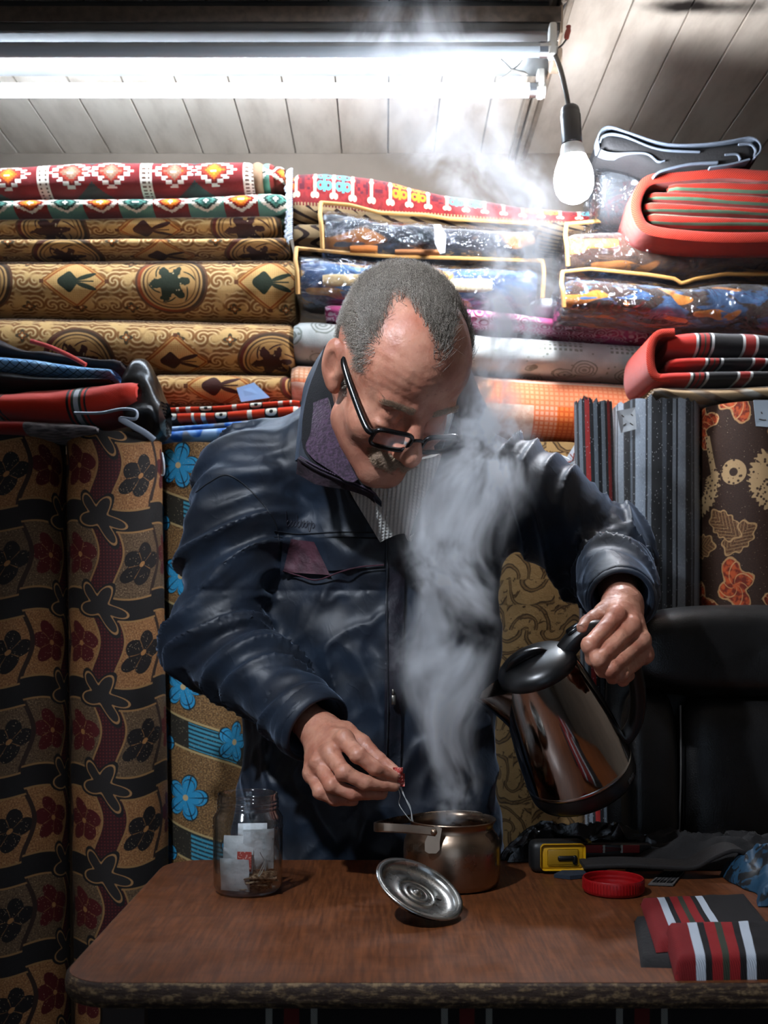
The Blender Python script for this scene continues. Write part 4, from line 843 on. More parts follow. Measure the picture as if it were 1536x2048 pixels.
m_tag = mat('red_tea_tag', lambda: (lambda p: principled(Base_Color=mix(ss(noise(p, 380.0, 2.0), .55, .62), '#a8322a', '#d09a90'), Roughness=.6))(objco())); m_string = plain('tea_string', '#c8cac8', .7)
def tea_bag(cx, cy, cz, w, h, rx, rz, lab, m=None, tagrect=None):
    M = T(*JC) @ T(cx, cy, cz) @ R(rz, 'Z') @ R(rx, 'X'); nu, nv = 12, 12
    a = np.linspace(-1, 1, nu); b = np.linspace(-1, 1, nv); A, B = np.meshgrid(a, b, indexing='ij')
    puff = .0032 * (1 - A ** 4) * (1 - B ** 4); wr = (fbm(np.stack([A * 2 + cx * 99, B * 2, A * 0 + cz * 50], -1), 2) - .5) * .004
    g = lambda s: np.stack([A * w / 2, wr + s * puff, B * h / 2], -1)
    mb = MB().grid(g(-1), None, 0, False, M).grid(g(1), None, 0, True, M); o = tagit(mb.build('tea_bag', m or m_paper), lab, 'tea bag', 'tea bags in the jar')
    if tagrect:
        x0, x1, z0, z1 = tagrect; MB().rbox((x1 - x0, .0012, z1 - z0), .0003, 1, M @ T((x0 + x1) / 2, -.0048, (z0 + z1) / 2)).build('tag', m_tag, o, smooth=False)
    return o
tea_bag(-.015, -.023, .027, .042, .044, 4, -16, 'tea bag at the bottom left of the jar, pressed to the glass')
tea_bag(-.012, -.010, .052, .042, .050, -8, -8, 'tea bag with a red printed tag in the middle of the jar', tagrect=(.000, .020, -.022, .004))
tea_bag(.015, -.006, .058, .042, .056, 6, 14, 'largest white tea bag standing upright at the right of the jar')
tea_bag(.028, .008, .055, .028, .054, 0, 66, 'tea bag on edge against the right side of the jar', )
tea_bag(.004, .018, .072, .040, .034, -12, 4, 'tea bag at the back of the jar, poking highest')
for k, (cz, rz) in enumerate(((.0075, 10), (.013, -14), (.0185, 18), (.024, 2))):
    tea_bag(.010 + .003 * k, -.004 - .002 * k, cz, .044, .044, 86 + k * 2, rz, ('lowest brown tea bag lying flat on the floor of the jar', 'second brown tea bag up in the flat pile in the jar', 'third brown tea bag up in the flat pile in the jar', 'topmost brown tea bag of the flat pile in the jar')[k], m_tealeaf)
sl = MB().tube(spline([JC + Vector(q) for q in ((.020, -.034, .060), (.026, -.030, .045), (.022, -.033, .032), (.018, -.034, .028), (.021, -.033, .036), (.028, -.029, .050))], 30), .0006, 5)
tagit(sl.build('tea_string', m_string), 'white looped tea string inside the jar', 'string')
# ---- tea bag held over the pot: red tag between the fingers, strings running down into the pot
hb = empty('held_tea_bag', PC + Vector((0, 0, .06)), 'tea bag strings hanging from the pinched red tags into the pot', 'tea bag')
for k, (x, y, D, w) in enumerate(((796, 1548, 1.526, 20), (801, 1560, 1.530, 17))):
    mb = MB(); q = np.array([[P(x + (a - .5) * w, y + (b - .5) * 26, D + .004 * math.sin(a * 5 + b * 4 + k)) for b in np.linspace(0, 1, 6)] for a in np.linspace(0, 1, 6)])
    q2 = q + np.array([0, .0008, 0]); mb.grid(q).grid(q2, None, 0, True); mb.build('tag', m_tag, hb)
for pts in ([(794, 1570, 1.534), (800, 1590, 1.535), (798, 1608, 1.537), (812, 1630, 1.54), (826, 1648, 1.545), (832, 1668, 1.545)], [(799, 1572, 1.534), (808, 1592, 1.535), (820, 1612, 1.537), (823, 1632, 1.54), (824, 1650, 1.545), (836, 1670, 1.545)], [(802, 1574, 1.534), (812, 1600, 1.535), (822, 1622, 1.537), (827, 1646, 1.54), (842, 1668, 1.545)]):
    MB().tube(spline([P(*p) for p in pts], 24), .0006, 5).build('string', m_string, hb)
# ---- electric kettle, tilted to pour
ka = Vector((-.39, -.37, .84)).normalized(); kx = Vector((1, .0, .35)); kx = (kx - ka * kx.dot(ka)).normalized(); ky = ka.cross(kx)
KB = P(1156, 1535, 1.620) - ka * .031; KM = axes(KB, kx * 1.025, ky * 1.025, ka * 1.025)
kt = empty('electric_kettle', KB, 'polished steel electric kettle with black lid and handle, tilted to pour', 'kettle')
m_kblack = plain('kettle_black_plastic', '#131314', .33, spec=.5)
kprof = [(.0785, .034), (.0782, .040), (.0765, .065), (.0735, .095), (.0695, .125), (.0645, .155), (.0590, .182), (.0550, .198)]
body = MB().lathe([(.0775, .0335)] + kprof + [(.0545, .200), (.052, .199)], 72, KM).build('kettle_body', m_steel, kt, sharp=60)
MB().lathe([(.0780, .0285), (.0792, .030), (.0792, .0335), (.0780, .035)], 72, KM).build('trim_ring', plain('bright_trim', '#c8c8c6', .2, metal=1.0), kt)
MB().lathe([(0, 0), (.072, 0), (.076, .002), (.0785, .008), (.0790, .020), (.0785, .0285), (.070, .0285)], 72, KM).build('base_band', m_kblack, kt, sharp=50)
kw = plain('kettle_print', '#4a4a4a', .5)
mk = MB()
for i, h in enumerate((.007, .004, .006, .003, .006, .005, .006)):
    a = math.radians(-48 + i * 2.0); mk.rbox((.0005, .0016, h), 0, 1, KM @ R(math.degrees(a), 'Z') @ T(.0793, 0, .013)); mk.rbox((.0005, .0018, .0012), 0, 1, KM @ R(math.degrees(a) + 1, 'Z') @ T(.0793, 0, .013 + (h / 2 - .0008) * (1 if i % 2 else -1)))
mk.build('printed_lettering', kw, kt, smooth=False)
MB().lathe([(.0545, .197), (.0560, .199), (.0560, .206), (.0535, .212), (.046, .2180), (.036, .2215), (.020, .2240), (0, .2245)], 56, KM).build('lid', m_kblack, kt, sharp=60)
MB().tube(spline([KM @ Vector(q) for q in ((-.040, .0, .214), (-.030, 0, .2225), (-.012, 0, .2270), (.008, 0, .2255), (.020, 0, .219))], 20), np.interp(np.linspace(0, 1, 20), [0, .3, .6, 1], [.007, .0135, .0135, .006]), 14, flat=.55).build('lid_grip', m_kblack, kt)
# beak
sp = MB(); rows = []
for z, o_, w in ((.135, .0, .004), (.150, .008, .012), (.165, .017, .019), (.180, .027, .025), (.192, .036, .029), (.199, .042, .030)):
    rb_ = np.interp(z, [p[1] for p in kprof], [p[0] for p in kprof]); row = []
    for a in np.linspace(-1, 1, 15):
        ang = math.pi + a * w / rb_ ; base = Vector((math.cos(ang) * rb_, math.sin(ang) * rb_, z)); k = (1 - abs(a) ** 1.25) * o_
        row.append(tuple(base + Vector((-k, 0, 0))))
    rows.append(row)
Gs = np.array(rows); sp.grid(Gs, None, 0, False, KM); Gi = Gs.copy(); Gi[..., 0] += .0022; sp.grid(Gi, None, 0, True, KM); sp.grid(np.stack([Gs[-1], Gi[-1]]), None, 0, False, KM)
sp.build('spout', m_steel, kt, sharp=70)
hp = [(.040, 0, .206), (.062, 0, .219), (.085, 0, .223), (.106, 0, .213), (.119, 0, .190), (.124, 0, .160), (.122, 0, .125), (.114, 0, .090), (.100, 0, .062), (.082, 0, .046), (.070, 0, .042)]
hw = np.interp(np.linspace(0, 1, 60), [0, .15, .3, .5, .8, 1], [.016, .0155, .0135, .0125, .0115, .012])
HP = [KM @ Vector(q) for q in spline(hp, 60)]
MB().tube(HP, hw, 16, flat=.95).build('handle', m_kblack, kt)
MB().rbox((.022, .016, .010), .004, 2, KM @ T(.066, 0, .2335) @ R(-12, 'Y')).build('switch', plain('glossy_black_switch', '#0e0e0f', .2), kt)
# ---- small things at the right of the table
def on_table(x, y): D = F * (CZ - TZ) / (y - CY); return Vector((PX(x, D), D, TZ))
tm = empty('tape_measure', on_table(1100, 1742), 'black and yellow tape measure on the table', 'tape measure')
TMm = T(*on_table(1114, 1742)) @ R(4, 'Z')
MB().rbox((.082, .036, .046), .010, 3, TMm @ T(0, 0, .0235)).build('case', plain('tape_case_black', '#121212', .5), tm, sharp=60)
MB().rbox((.066, .003, .038), .006, 3, TMm @ T(.004, -.0195, .0245)).build('yellow_plate', plain('tape_yellow', '#b98a08', .45), tm, sharp=60)
MB().rbox((.046, .002, .024), .002, 2, TMm @ T(.004, -.0212, .0245)).build('inset', plain('tape_yellow_dark', '#8f6a06', .5), tm, sharp=60)
MB().rbox((.026, .0022, .007), .002, 2, TMm @ T(.009, -.0228, .0235)).rbox((.006, .0022, .013), .002, 2, TMm @ T(.021, -.0228, .021)).build('lock_slider', plain('tape_black_slot', '#0b0b0b', .4), tm, sharp=60)
MB().rbox((.006, .020, .004), .001, 1, TMm @ T(.046, -.002, .044)).build('hook', plain('tape_hook', '#8a7a30', .4, metal=.6), tm)
rk = empty('multi_tool', P(1215, 1700, 1.61), 'thin red and silver tool lying behind the tape measure', 'tool')
zz = .028
MB().rbox((.118, .018, .036), .003, 2, T(PX(1222, 1.65), 1.65, TZ + .0185)).build('body', plain('tool_black', '#100f10', .35), rk, sharp=60)
for xx, w, col in ((1188, .026, '8a0f12'), (1208, .004, 'b8b8b4'), (1244, .004, 'b8b8b4'), (1262, .026, '8a0f12')):
    MB().rbox((w, .002, .012), .0008, 1, T(PX(xx, 1.64), 1.6405, TZ + zz + .001)).build('inlay', plain('inlay_' + col, '#' + col, .4), rk, smooth=False)
MB().rbox((.040, .0015, .003), 0, 1, T(PX(1226, 1.64), 1.6405, TZ + zz + .002) @ R(4, 'Y')).rbox((.040, .0015, .003), 0, 1, T(PX(1226, 1.64), 1.6405, TZ + zz - .001) @ R(-4, 'Y')).build('engraving', plain('inlay_dark_red', '#4a0c0e', .4), rk, smooth=False)
MB().prism([(0, -.004), (.034, -.001), (.034, .001), (0, .005)], -.001, .001, T(PX(1286, 1.65), 1.645, TZ + zz) @ R(90, 'X')).build('blade_tip', plain('tool_tip', '#a8aaac', .3, metal=1.0), rk, smooth=False)
rl = on_table(1236, 1795); RL = T(rl[0], rl[1] + .03, TZ)
lo_ = empty('jar_lid', (rl[0], rl[1] + .03, TZ), 'red plastic screw lid of the jar lying open side up', 'lid')
MB().lathe([(0, .0002), (.038, .0002), (.0405, .002), (.0412, .006), (.0412, .019), (.0405, .0205), (.0392, .0200), (.0388, .016), (.0395, .0145), (.0388, .013), (.0388, .0105), (.0395, .009), (.0388, .0075), (.0385, .003), (0, .0025)], 56, RL).build('cap', plain('red_plastic', '#8c0c10', .35), lo_, sharp=50)
rg = MB()
for i in range(60): rg.rbox((.0009, .0012, .013), 0, 1, RL @ R(i * 6, 'Z') @ T(.0413, 0, .0115))
rg.build('grip_ribs', MATS['red_plastic'], lo_, smooth=False)
# crumpled dark plastic behind them
def crumple(name, lab, cat, x0, x1, y0, y1, h, m, seed, nu=60, nv=40, sharp_=2.2, z0=TZ):
    a, b = np.meshgrid(np.linspace(0, 1, nu), np.linspace(0, 1, nv), indexing='ij'); e = np.minimum(np.minimum(a, 1 - a), np.minimum(b, 1 - b)) * 4; e = np.clip(e, 0, 1) ** .6
    n = fbm(np.stack([a * 5 + seed, b * 4, a * 0 + seed * 3], -1), 3); rd = 1 - np.abs(2 * n - 1) ** .8; w = fbm(np.stack([a * 3 + 9, b * 3 + seed, a * 0], -1), 2) - .5
    G = np.stack([x0 + (x1 - x0) * a + w * .03, y0 + (y1 - y0) * b + w * .02, z0 + .0015 + e * h * (.25 + .75 * rd)], -1); G2 = G.copy(); G2[..., 2] = z0 + .0008
    return tagit(MB().grid(G).grid(G2, None, 0, True).build(name, m, smooth=False if sharp_ < 1 else True, sharp=35), lab, cat)
m_binbag = plain('thin_black_plastic', '#0f0e0e', .22, spec=.6, bs=.8, bscale=45)
crumple('plastic_bag', 'crumpled thin black plastic bag at the back of the table', 'bag', .185, .44, 1.675, 1.715, .060, m_binbag, 3)
crumple('dark_cloth', 'crumpled dark cloth at the back right of the table', 'textile', .36, .66, 1.62, 1.72, .05, plain('charcoal_twill', '#141212', .9, bs=.4), 8)
# dark strap lying across, with pale printed lettering, and a blue scrap
ob = MB(); ribbon(ob, spline([(x, y, 0) for x, y in ((1170, 1735), (1250, 1732), (1340, 1736), (1390, 1736), (1430, 1716), (1470, 1702), (1500, 1716), (1520, 1764))], 70)[:, :2], 1.56, .05, .006)
K_STRAPD = plain('dark_brown_webbing', '#120d0b', .8, bs=.4)
bs_ = tagit(ob.build('strap', K_STRAPD, sharp=50), 'wide dark webbing strap curling across the right of the table', 'strap')
cl = MB(); q0, q1 = on_table(1300, 1772), on_table(1372, 1772)
tg0 = [on_table(1296, 1772), on_table(1346, 1774), on_table(1378, 1734), on_table(1330, 1742)]
cl.add([(p + Vector((0, 0, .003)))[:] for p in tg0] + [(p + Vector((0, 0, .0012)))[:] for p in tg0], [(0, 1, 2, 3), (7, 6, 5, 4), (0, 4, 5, 1), (1, 5, 6, 2), (2, 6, 7, 3), (3, 7, 4, 0)])
lab_ = tagit(cl.build('woven_label', plain('label_grey', '#4a4644', .8), smooth=False), 'grey woven label with block figures beside the red lid', 'label')
fig = MB(); e1 = (tg0[1] - tg0[0]); e2 = (tg0[3] - tg0[0])
for i in range(3):
    for j, (a0, a1, b0, b1) in enumerate(((0, .22, .1, .85), (0, .22, .1, .25), (0, .22, .42, .55), (0, .22, .72, .85), (.0, .06, .1, .85), (.16, .22, .1, .85))):
        if j == 0 : continue
        c = [tg0[0] + e1 * (.1 + i * .28 + a) + e2 * b + Vector((0, 0, .0034)) for a, b in ((a0, b0), (a1, b0), (a1, b1), (a0, b1))]; fig.add([p[:] for p in c], [(0, 1, 2, 3)])
fig.build('figures', plain('label_black', '#0c0b0b', .8), lab_, smooth=False)
mb = MB(); cw = [on_table(x, y) for x, y in ((1108, 1756), (1150, 1737), (1200, 1728), (1214, 1740), (1180, 1756), (1140, 1760))]
mb.add([(p + Vector((0, 0, .006)))[:] for p in cw] + [(p + Vector((0, 0, .0006)))[:] for p in cw], [tuple(range(6)), tuple(range(11, 5, -1))] + [(i, i + 6, (i + 1) % 6 + 6, (i + 1) % 6) for i in range(6)])
tagit(mb.build('cloth_scrap', plain('dark_blue_felt', '#16212e', .95, bs=.5), smooth=False), 'dark blue felt scrap beside the tape measure', 'textile')
K_TEAL = mat('blue_black_print', lambda: (lambda p: principled(Base_Color=mix(ss(noise(p, 28.0, 3.0, .6, 1.0), .52, .56), '#15384f', '#0b0d10'), Roughness=.55, Normal=bump(noise(p, 40.0, 2.0), .4, .004)))(objco()))
crumple('folded_cloth', 'blue and black printed bag at the right edge of the table', 'textile',   .49, .68, 1.42, 1.60, .060, K_TEAL, 5)
# striped knitted scarf folded at the front right
K_SCARF = mat('knit_stripes', stripes([(.022, '#6b0f12'), (.010, '#aab2bc'), (.007, '#0c0a0b'), (.011, '#7e1114'), (.007, '#2c3226'), (.011, '#7e1114'), (.007, '#0c0a0b'), (.010, '#aab2bc'), (.30, '#0c0a0b')], False, rough=.95, sheen=0.0))
def slab(name, quad, h, m, parent, u0, nu=40, nv=24, wave=.002):
    a, b = np.meshgrid(np.linspace(0, 1, nu), np.linspace(0, 1, nv), indexing='ij'); q = [np.array(p) for p in quad]
    base = (1 - a)[..., None] * ((1 - b)[..., None] * q[0] + b[..., None] * q[3]) + a[..., None] * ((1 - b)[..., None] * q[1] + b[..., None] * q[2])
    e = np.clip(np.minimum(np.minimum(a, 1 - a) * nu / 3, np.minimum(b, 1 - b) * nv / 3), 0, 1); top = base.copy(); top[..., 2] += h * np.sqrt(1 - (1 - e) ** 2) + (fbm(np.stack([a * 6, b * 4, a * 0 + u0], -1), 2) - .5) * wave * 2 * e
    W_ = np.linalg.norm(q[1] - q[0]); H_ = np.linalg.norm(q[3] - q[0]); UV = np.stack([a * W_ + u0, b * H_], -1)
    return MB().grid(top, UV).grid(base, UV, 0, True).build(name, m, parent)
sf = empty('scarf', on_table(1400, 1880), 'knitted black scarf with red and white stripes folded at front right', 'scarf')
A_ = [on_table(1282, 1935), on_table(1470, 1940), on_table(1500, 1830), on_table(1268, 1842)]
slab('under_layer', A_, .010, plain('black_knit', '#0d0b0c', .95, bs=.5), sf, 0)
up_ = Vector((0, 0, .0105))
slab('upper_layer', [on_table(1312, 1925) + up_, on_table(1560, 1905) + up_, on_table(1490, 1815) + up_, on_table(1280, 1824) + up_], .012, K_SCARF, sf, .0)
slab('front_fold', [on_table(1350, 1962), on_table(1600, 1958), on_table(1580, 1898) + up_ * 1.4, on_table(1328, 1904) + up_ * 1.4], .022, K_SCARF, sf, .0)
# ---- black leather chair behind the table at the right
ch = empty('office_chair', (.62, 2.02, 0), 'black leather high-backed chair behind the table at the right', 'chair')
m_lea = mat('black_leather', lambda: (lambda p: principled(Base_Color=mix(ss(noise(p, 6.0, 3.0), .4, .7), '#0c0b0b', '#161413'), Roughness=ss(noise(p, 9.0, 3.0), .3, .7, .34, .5), Specular_IOR_Level=.5, Normal=bump(voro(p, 420.0) * .5 + noise(p, 24.0, 3.0) * 2.0, .16, .003)))(objco()))
def cushion(name, x0, x1, z0, z1, y, th, n=4.0, bow=.02, tilt=.10, lean=0.0):
    nu, nv = 40, 40; t = np.linspace(-math.pi, math.pi, nu * 2 + 1); cx, cz = (x0 + x1) / 2, (z0 + z1) / 2; hx, hz = (x1 - x0) / 2, (z1 - z0) / 2; rows = []
    for k in np.linspace(0, math.pi, 24):
        s = math.sin(k) ** .35; f = -math.cos(k); X_ = cx + hx * s * sgnpow(np.cos(t), 2 / n); Z_ = cz + hz * s * sgnpow(np.sin(t), 2 / n)
        rows.append(np.stack([X_ + (Z_ - cz) * lean, y + th / 2 * f + tilt * (Z_ - .9) + bow * ((X_ - .63) / .2) ** 2 * -1, Z_], -1))
    return MB().grid(np.array(rows), None, 0, True).build(name, m_lea, ch)
cushion('headrest', .40, .86, .985, 1.145, 1.895, .13, 3.0)
cushion('back_panel', .405, .500, .56, 1.00, 1.900, .10, 5.0)
cushion('back_panel', .498, .78, .56, 1.00, 1.900, .11, 5.0)
cushion('back_panel', .776, .87, .56, 1.00, 1.900, .10, 5.0)
cushion('back_shell', .39, .88, .50, 1.14, 1.965, .07, 5.0)
MB().tube(spline([(.499, 1.852, .975), (.497, 1.842, .85), (.488, 1.828, .70), (.482, 1.818, .58)], 24), .0016, 6).build('seam_piping', plain('grey_piping', '#6a6764', .45), ch)
st = MB().rbox((.50, .50, .11), .04, 4, T(.63, 2.24 - .52, .47)).build('seat', m_lea, ch)
for x in (.36, .90):
    MB().tube(spline([(x, 1.95, .52), (x, 1.95, .66), (x, 1.90, .70), (x, 1.64, .69), (x, 1.58, .62), (x, 1.60, .50)], 40), .02, 12, flat=1.3).build('armrest', m_black, ch)
MB().tube([(.63, 1.75, .10), (.63, 1.75, .42)], .03, 16).build('pedestal', m_black, ch)
for k in range(5):
    a = math.radians(72 * k + 18); lg = MB().tube([(.63, 1.75, .11), (.63 + .26 * math.cos(a), 1.75 + .26 * math.sin(a), .075)], [.022, .014], 10).build('leg', m_black, ch)
    MB().lathe([(0, -.011), (.026, -.011), (.030, -.006), (.030, .006), (.026, .011), (0, .011)], 20, T(.63 + .26 * math.cos(a), 1.75 + .26 * math.sin(a), .0305) @ R(90, 'X')).build('caster', m_black, lg)
# ================================================================== the man: distance fields turned into meshes
def smin(a, b, k):
    h = np.clip(.5 + .5 * (b - a) / k, 0, 1); return b + (a - b) * h - k * h * (1 - h)
def smax(a, b, k): return -smin(-a, -b, k)
def s_ell(p, c, r):
    q = (p - np.array(c)) / np.array(r); k0 = np.linalg.norm(q, axis=1); k1 = np.linalg.norm(q / np.array(r), axis=1) + 1e-9
    return k0 * (k0 - 1) / k1
def s_sph(p, c, r): return np.linalg.norm(p - np.array(c), axis=1) - r
def s_cone(p, a, b, ra, rb):
    a, b = np.array(a, float), np.array(b, float); ba = b - a; t = np.clip((p - a) @ ba / (ba @ ba), 0, 1)
    return np.linalg.norm(p - a - t[:, None] * ba, axis=1) - (ra + (rb - ra) * t)
def surf(fn, lo, hi, h, lip=1.6):
    """surface nets of fn over a box, evaluated only in blocks near the surface"""
    lo, hi = np.array(lo, float), np.array(hi, float); B = 6; nb = np.ceil((hi - lo) / (h * B)).astype(int); n = nb * B + 1
    ax = [lo[i] + h * np.arange(n[i]) for i in range(3)]
    cb = np.stack(np.meshgrid(*[lo[i] + h * B * (np.arange(nb[i]) + .5) for i in range(3)], indexing='ij'), -1)
    dc = fn(cb.reshape(-1, 3)).reshape(nb); act = np.abs(dc) < h * B * .87 * lip
    D = np.repeat(np.repeat(np.repeat(np.sign(dc), B, 0), B, 1), B, 2); D = np.pad(D, ((0, 1),) * 3, 'edge').astype(np.float32)
    mask = np.zeros(n, bool); I = np.argwhere(act)
    m0 = np.repeat(np.repeat(np.repeat(act, B, 0), B, 1), B, 2); mask[:-1, :-1, :-1] |= m0; mask[1:, :-1, :-1] |= m0; mask[:-1, 1:, :-1] |= m0; mask[:-1, :-1, 1:] |= m0; mask[1:, 1:, :-1] |= m0; mask[1:, :-1, 1:] |= m0; mask[:-1, 1:, 1:] |= m0; mask[1:, 1:, 1:] |= m0
    idx = np.argwhere(mask); pts = lo + h * idx; val = np.empty(len(pts), np.float32)
    for s in range(0, len(pts), 400000): val[s:s + 400000] = fn(pts[s:s + 400000])
    D[mask] = val; neg = D < 0; c = n - 1
    sl = lambda a, o: a[o[0]:o[0] + c[0], o[1]:o[1] + c[1], o[2]:o[2] + c[2]]
    corners = [(i, j, k) for i in (0, 1) for j in (0, 1) for k in (0, 1)]; cnt = sum(sl(neg, o).astype(np.int8) for o in corners)
    cell = (cnt > 0) & (cnt < 8); ci = np.argwhere(cell); vid = np.full(c, -1, int); vid[cell] = np.arange(len(ci)); acc = np.zeros((len(ci), 3)); num = np.zeros(len(ci))
    for o in corners:
        for a in range(3):
            if o[a]: continue
            o2 = list(o); o2[a] = 1; d0 = D[tuple((ci + o).T)]; d1 = D[tuple((ci + o2).T)]; x = (d0 < 0) != (d1 < 0); t = np.where(x, d0 / np.where(x, d0 - d1, 1), 0)
            q = np.repeat(np.array(o, float)[None], len(ci), 0); q[:, a] = t; acc += np.where(x[:, None], q, 0); num += x
    V = lo + h * (ci + acc / num[:, None]); Fq = []
    for a in range(3):
        b, d = (a + 1) % 3, (a + 2) % 3; lo_ = [slice(1, -1)] * 3; lo_[a] = slice(0, -1); s0 = neg[tuple(lo_)]; hi_ = [slice(1, -1)] * 3; hi_[a] = slice(1, None); s1 = neg[tuple(hi_)]
        e = np.argwhere(s0 != s1); fl_ = s0[tuple(e.T)]; e = e + 1; e[:, a] -= 1
        g = lambda db, dd: vid[tuple((e + np.eye(3, dtype=int)[b] * db + np.eye(3, dtype=int)[d] * dd).T)]
        q = np.stack([g(-1, -1), g(0, -1), g(0, 0), g(-1, 0)], 1); q[~fl_] = q[~fl_][:, ::-1]; Fq.append(q[(q >= 0).all(1)])
    return V, np.vstack(Fq)
def grad(fn, V, e=.0008):
    g = np.stack([fn(V + e * np.eye(3)[i]) - fn(V - e * np.eye(3)[i]) for i in range(3)], 1); return g / (np.linalg.norm(g, axis=1)[:, None] + 1e-9)
man = empty('person', (0, 1.95, 0), 'man in a navy jacket and glasses bending over the pot to make tea', 'person')
# ------------------------------------------------ head frame: lx his left, ly face forward, lz crown
HS = 1.055; pitch, yaw = math.radians(53), math.radians(27); HC = np.array(P(790, 748, 1.50))
hf = np.array([math.cos(pitch) * math.sin(yaw), -math.cos(pitch) * math.cos(yaw), -math.sin(pitch)])
hu = np.array([math.sin(pitch) * math.sin(yaw), -math.sin(pitch) * math.cos(yaw), math.cos(pitch)])
hr = np.array([math.cos(yaw), math.sin(yaw), 0.0])
def toloc(p): d = (p - HC) / HS; return np.stack([d @ hr, d @ hf, d @ hu], 1)
def toworld(q): q = np.asarray(q, float); return HC + HS * (q[..., 0:1] * hr + q[..., 1:2] * hf + q[..., 2:3] * hu)
NECK0 = np.array([.012, 1.70, 1.36])
def head_loc(q):
    a = q.copy(); a[:, 0] = np.abs(a[:, 0])
    d = s_ell(a, (0, -.018, .036), (.078, .099, .090)); d = smin(d, s_ell(a, (0, .030, .045), (.067, .062, .066)), .03)
    d = smin(d, s_ell(a, (0, .030, -.035), (.060, .062, .080)), .03)
    d = smin(d, s_cone(a, (.044, .010, -.072), (.012, .068, -.104), .021, .022), .028); d = smin(d, s_sph(a, (0, .070, -.103), .021), .02)
    d = smin(d, s_sph(a, (.040, .056, -.034), .026), .022)                                      # cheek
    d = smin(d, s_cone(a, (.010, .087, .021), (.043, .076, .020), .009, .008), .012)             # brow
    d = smax(d, -s_ell(a, (.031, .106, .003), (.019, .022, .012)), .012)                         # socket
    d = smin(d, s_sph(a, (.031, .0765, .002), .0145), .003)                                      # lidded eye
    d = np.maximum(d, -(np.abs(s_ell(a, (.031, .092, -.0045), (.013, .010, .0012))) - .0002) - .0012) if False else d
    d = smin(d, s_ell(a, (.031, .083, -.012), (.016, .008, .006)), .008)                         # lower lid bag
    d = smin(d, s_cone(a, (0, .090, .014), (0, .114, -.030), .0085, .0125), .010)                # nose bridge
    d = smin(d, s_sph(a, (0, .116, -.034), .0135), .006); d = smin(d, s_ell(a, (.0135, .103, -.038), (.0085, .012, .0085)), .006)
    d = smax(d, -s_ell(a, (.0075, .110, -.048), (.0042, .006, .0045)), .003)
    d = smax(d, -s_cone(a, (.024, .098, -.040), (.034, .082, -.066), .0035, .0035), .010)        # nasolabial fold
    d = smin(d, s_ell(a, (0, .086, -.062), (.026, .014, .016)), .012)
    d = smin(d, s_cone(a, (0, .0975, -.0665), (.020, .086, -.069), .0052, .003), .004); d = smin(d, s_cone(a, (0, .0955, -.078), (.018, .085, -.076), .0062, .003), .005)
    d = smax(d, -s_cone(a, (0, .103, -.0718), (.023, .090, -.0718), .0016, .0014), .0025)        # mouth line
    # ear
    e = a - np.array((.0775, -.012, -.004)); c, s = math.cos(.35), math.sin(.35); ex = e[:, 0] * .86 + e[:, 1] * .5; ey = -e[:, 0] * .5 + e[:, 1] * .86; ez = e[:, 2]
    ee = np.stack([ex, ey + ez * .18, ez], 1); ear_ = s_ell(ee, (.006, 0, .002), (.0085, .0195, .034)); ear_ = smin(ear_, s_ell(ee, (.003, .006, -.026), (.007, .009, .011)), .008)
    ear_ = smax(ear_, -s_ell(ee, (.0145, .003, .002), (.0055, .0105, .019)), .005); rim = np.abs(np.hypot(ee[:, 1] / .0155, (ee[:, 2] - .004) / .028) - .72) * .016
    ear_ = smin(ear_, np.hypot(rim, ee[:, 0] - .0105) - .0022, .004); ear_ = smin(ear_, s_ell(ee, (.008, .012, -.004), (.004, .004, .006)), .003)
    d = smin(d, ear_, .006)
    wr = np.exp(-((a[:, 2] - .058) / .03) ** 2) * (a[:, 1] > .03); d = d + .00022 * wr * np.sin((a[:, 2] + .25 * a[:, 0] ** 2 * 8 + .004 * np.sin(a[:, 0] * 90)) * 560)
    n = fbm(q * 60, 3) - .5
    return d + n * .0022
def f_head(p):
    d = head_loc(toloc(p)) * HS
    nk = s_cone(p, toworld(np.array([0, -.045, -.050])), NECK0, .060, .066); nk = smin(nk, s_cone(p, toworld(np.array([0, .035, -.095])), NECK0 + np.array([0, -.03, 0]), .030, .055), .03)
    return smin(d, nk, .022)
# ------------------------------------------------ hands: chains of joints in picture coordinates + distance
def chain(p, pts, rad, k=.004):
    d = None
    for i in range(len(pts) - 1):
        e = s_cone(p, pts[i], pts[i + 1], rad[i], rad[i + 1]); d = e if d is None else smin(d, e, k)
    return d
RH = {'index': [(689, 1480, 1.545), (716, 1510, 1.512), (750, 1536, 1.512), (788, 1552, 1.527)], 'middle': [(660, 1507, 1.545), (688, 1545, 1.508), (730, 1566, 1.508), (788, 1572, 1.530)],
      'ring': [(638, 1527, 1.552), (663, 1570, 1.515), (704, 1588, 1.515), (764, 1588, 1.535)], 'pinky': [(625, 1548, 1.562), (640, 1584, 1.530), (668, 1600, 1.530), (708, 1602, 1.540)], 'thumb': [(690, 1466, 1.590), (722, 1486, 1.572), (756, 1520, 1.552), (788, 1542, 1.541)]}
RW = (640, 1462, 1.622)
LH = {'index': [(1232, 1232, 1.550), (1180, 1290, 1.498), (1186, 1318, 1.510), (1204, 1320, 1.540)], 'middle': [(1262, 1254, 1.552), (1198, 1318, 1.490), (1206, 1340, 1.506), (1226, 1334, 1.540)],
      'ring': [(1282, 1282, 1.558), (1222, 1338, 1.495), (1226, 1354, 1.512), (1244, 1346, 1.542)], 'pinky': [(1288, 1310, 1.566), (1242, 1350, 1.512), (1246, 1360, 1.526), (1260, 1352, 1.548)], 'thumb': [(1212, 1226, 1.590), (1190, 1238, 1.572), (1176, 1246, 1.550), (1164, 1256, 1.535)]}
LW = (1244, 1208, 1.618)
